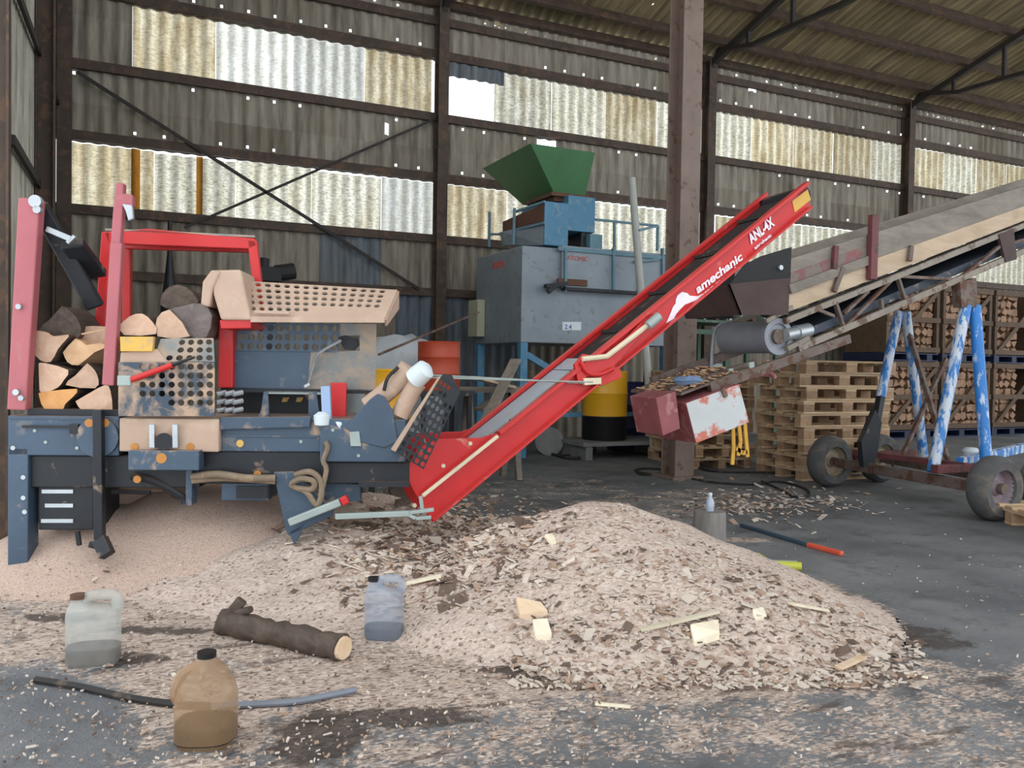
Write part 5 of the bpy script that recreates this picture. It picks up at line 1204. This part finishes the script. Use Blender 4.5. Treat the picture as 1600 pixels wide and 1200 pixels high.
m = MB(); m.bar(q + V((.0, 0, .025)), (c - a) * .9 + V((0, 0, .025)), .02, .008); m.build('clip', 'steel', t.e)
# cables on the floor
def cable(label, pts, r=.012):
    q = [ground(x, y, r) for x, y in pts]; t = Thing('power_cable', label, 'cable', q[0]); m = MB(); m.tube([p - q[0] for p in q], r, 6, smooth=4); m.build('sheath', 'rubber', t.e, smooth=True)
cable('black cable coiled on the floor at the foot of the brown pillar', [(1040, 742), (1010, 740), (992, 735), (1005, 732), (1030, 733), (1036, 738), (1008, 742), (995, 738)])
cable('black cable running from the pillar foot past the pallets', [(1072, 728), (1085, 727), (1100, 734), (1140, 738), (1200, 738), (1235, 742)])
cable('thin cable looping on the floor in front of the pallets', [(1072, 746), (1120, 754), (1180, 757), (1210, 752), (1240, 757), (1262, 766), (1262, 775), (1240, 776), (1220, 765), (1190, 752)])
cable('tangle of black hose on the floor under the conveyor middle', [(845, 706), (880, 712), (915, 708), (930, 700), (900, 692), (870, 700), (850, 704), (890, 716), (925, 712)], .02)
q = ground(858, 712); t = Thing('metal_disc', 'grey round metal plate leaning on the floor behind the conveyor', 'disc', (q.x, q.y, 0)); m = MB(); m.cyl((0, 0, .19), (.03, .05, .19), .19, n=24); m.build('disc_body', 'skid_grey', t.e, smooth=True)

# ---------------------------------------------------------------- loose chips
wood('chip_pale', (206, 190, 174), (230, 218, 204), scale=8, dirt=0.0)
wood('chip_tan', (168, 138, 116), (194, 166, 144), scale=8, dirt=0.1)
wood('chip_dark', (96, 80, 70), (128, 108, 94), scale=8, dirt=0.1)
def flakes(name, label, n, seed, area, smin, smax, probs):
    rr = random.Random(seed); m = MB()
    for _ in range(n):
        px, py = area(rr); q = gz(px, py); a = rr.uniform(0, 6.283); l = rr.uniform(smin, smax) * (1 + 1.2 * (rr.random() < .06)); w_ = l * rr.uniform(.25, .6)
        d = V((math.cos(a), math.sin(a), rr.uniform(-.45, .45))) * l / 2; s = V((-math.sin(a), math.cos(a), rr.uniform(-.4, .4))) * w_ / 2; u = V((0, 0, rr.uniform(.003, .007)))
        q = q + V((0, 0, .009)); k = rr.random(); mi = 0 if k < probs[0] else (1 if k < probs[1] else 2)
        ex = [-d - s, d * rr.uniform(.7, 1) - s, d + s * rr.uniform(.3, 1), -d * rr.uniform(.7, 1) + s]
        m.hexa([q + p for p in ex] + [q + p + u for p in ex], mi)
    return stuff(m.build(name, ['chip_pale', 'chip_tan', 'chip_dark'], recalc=False), label, 'wood chips')
def a_pile(rr):
    while 1:
        x, y = rr.uniform(520, 1440), rr.uniform(775, 1080)
        if x < 960 and y < 790 + abs(x - 960) * .2: continue
        if x > 960 and y < 782 + (x - 960) * .47: continue
        if x < 800 and y > 960: continue
        return x, y
flakes('loose_chips', 'loose pale and dark chips strewn over the big chip pile', 4200, 3, a_pile, .010, .042, (.62, .82))
flakes('scattered_chips', 'small chips scattered over the sawdust floor', 2600, 8, lambda r: (r.uniform(0, 1150), 880 + 320 * r.random() ** 1.3), .004, .014, (.40, .72))
def a_mid(rr): return rr.gauss(680, 90), rr.gauss(840, 35)
flakes('bark_litter', 'bark and chips strewn below the foot of the red conveyor', 1500, 12, a_mid, .02, .07, (.42, .66))
flakes('chip_litter', 'scattered shavings on the concrete in front of the pallets', 420, 15, lambda r: (r.gauss(1200, 75), r.gauss(787, 14)), .02, .06, (.55, .8))
flakes('floor_specks', 'sparse specks of wood on the bare concrete', 330, 19, lambda r: (r.uniform(650, 1600), r.uniform(830, 1200)), .004, .015, (.5, .9))
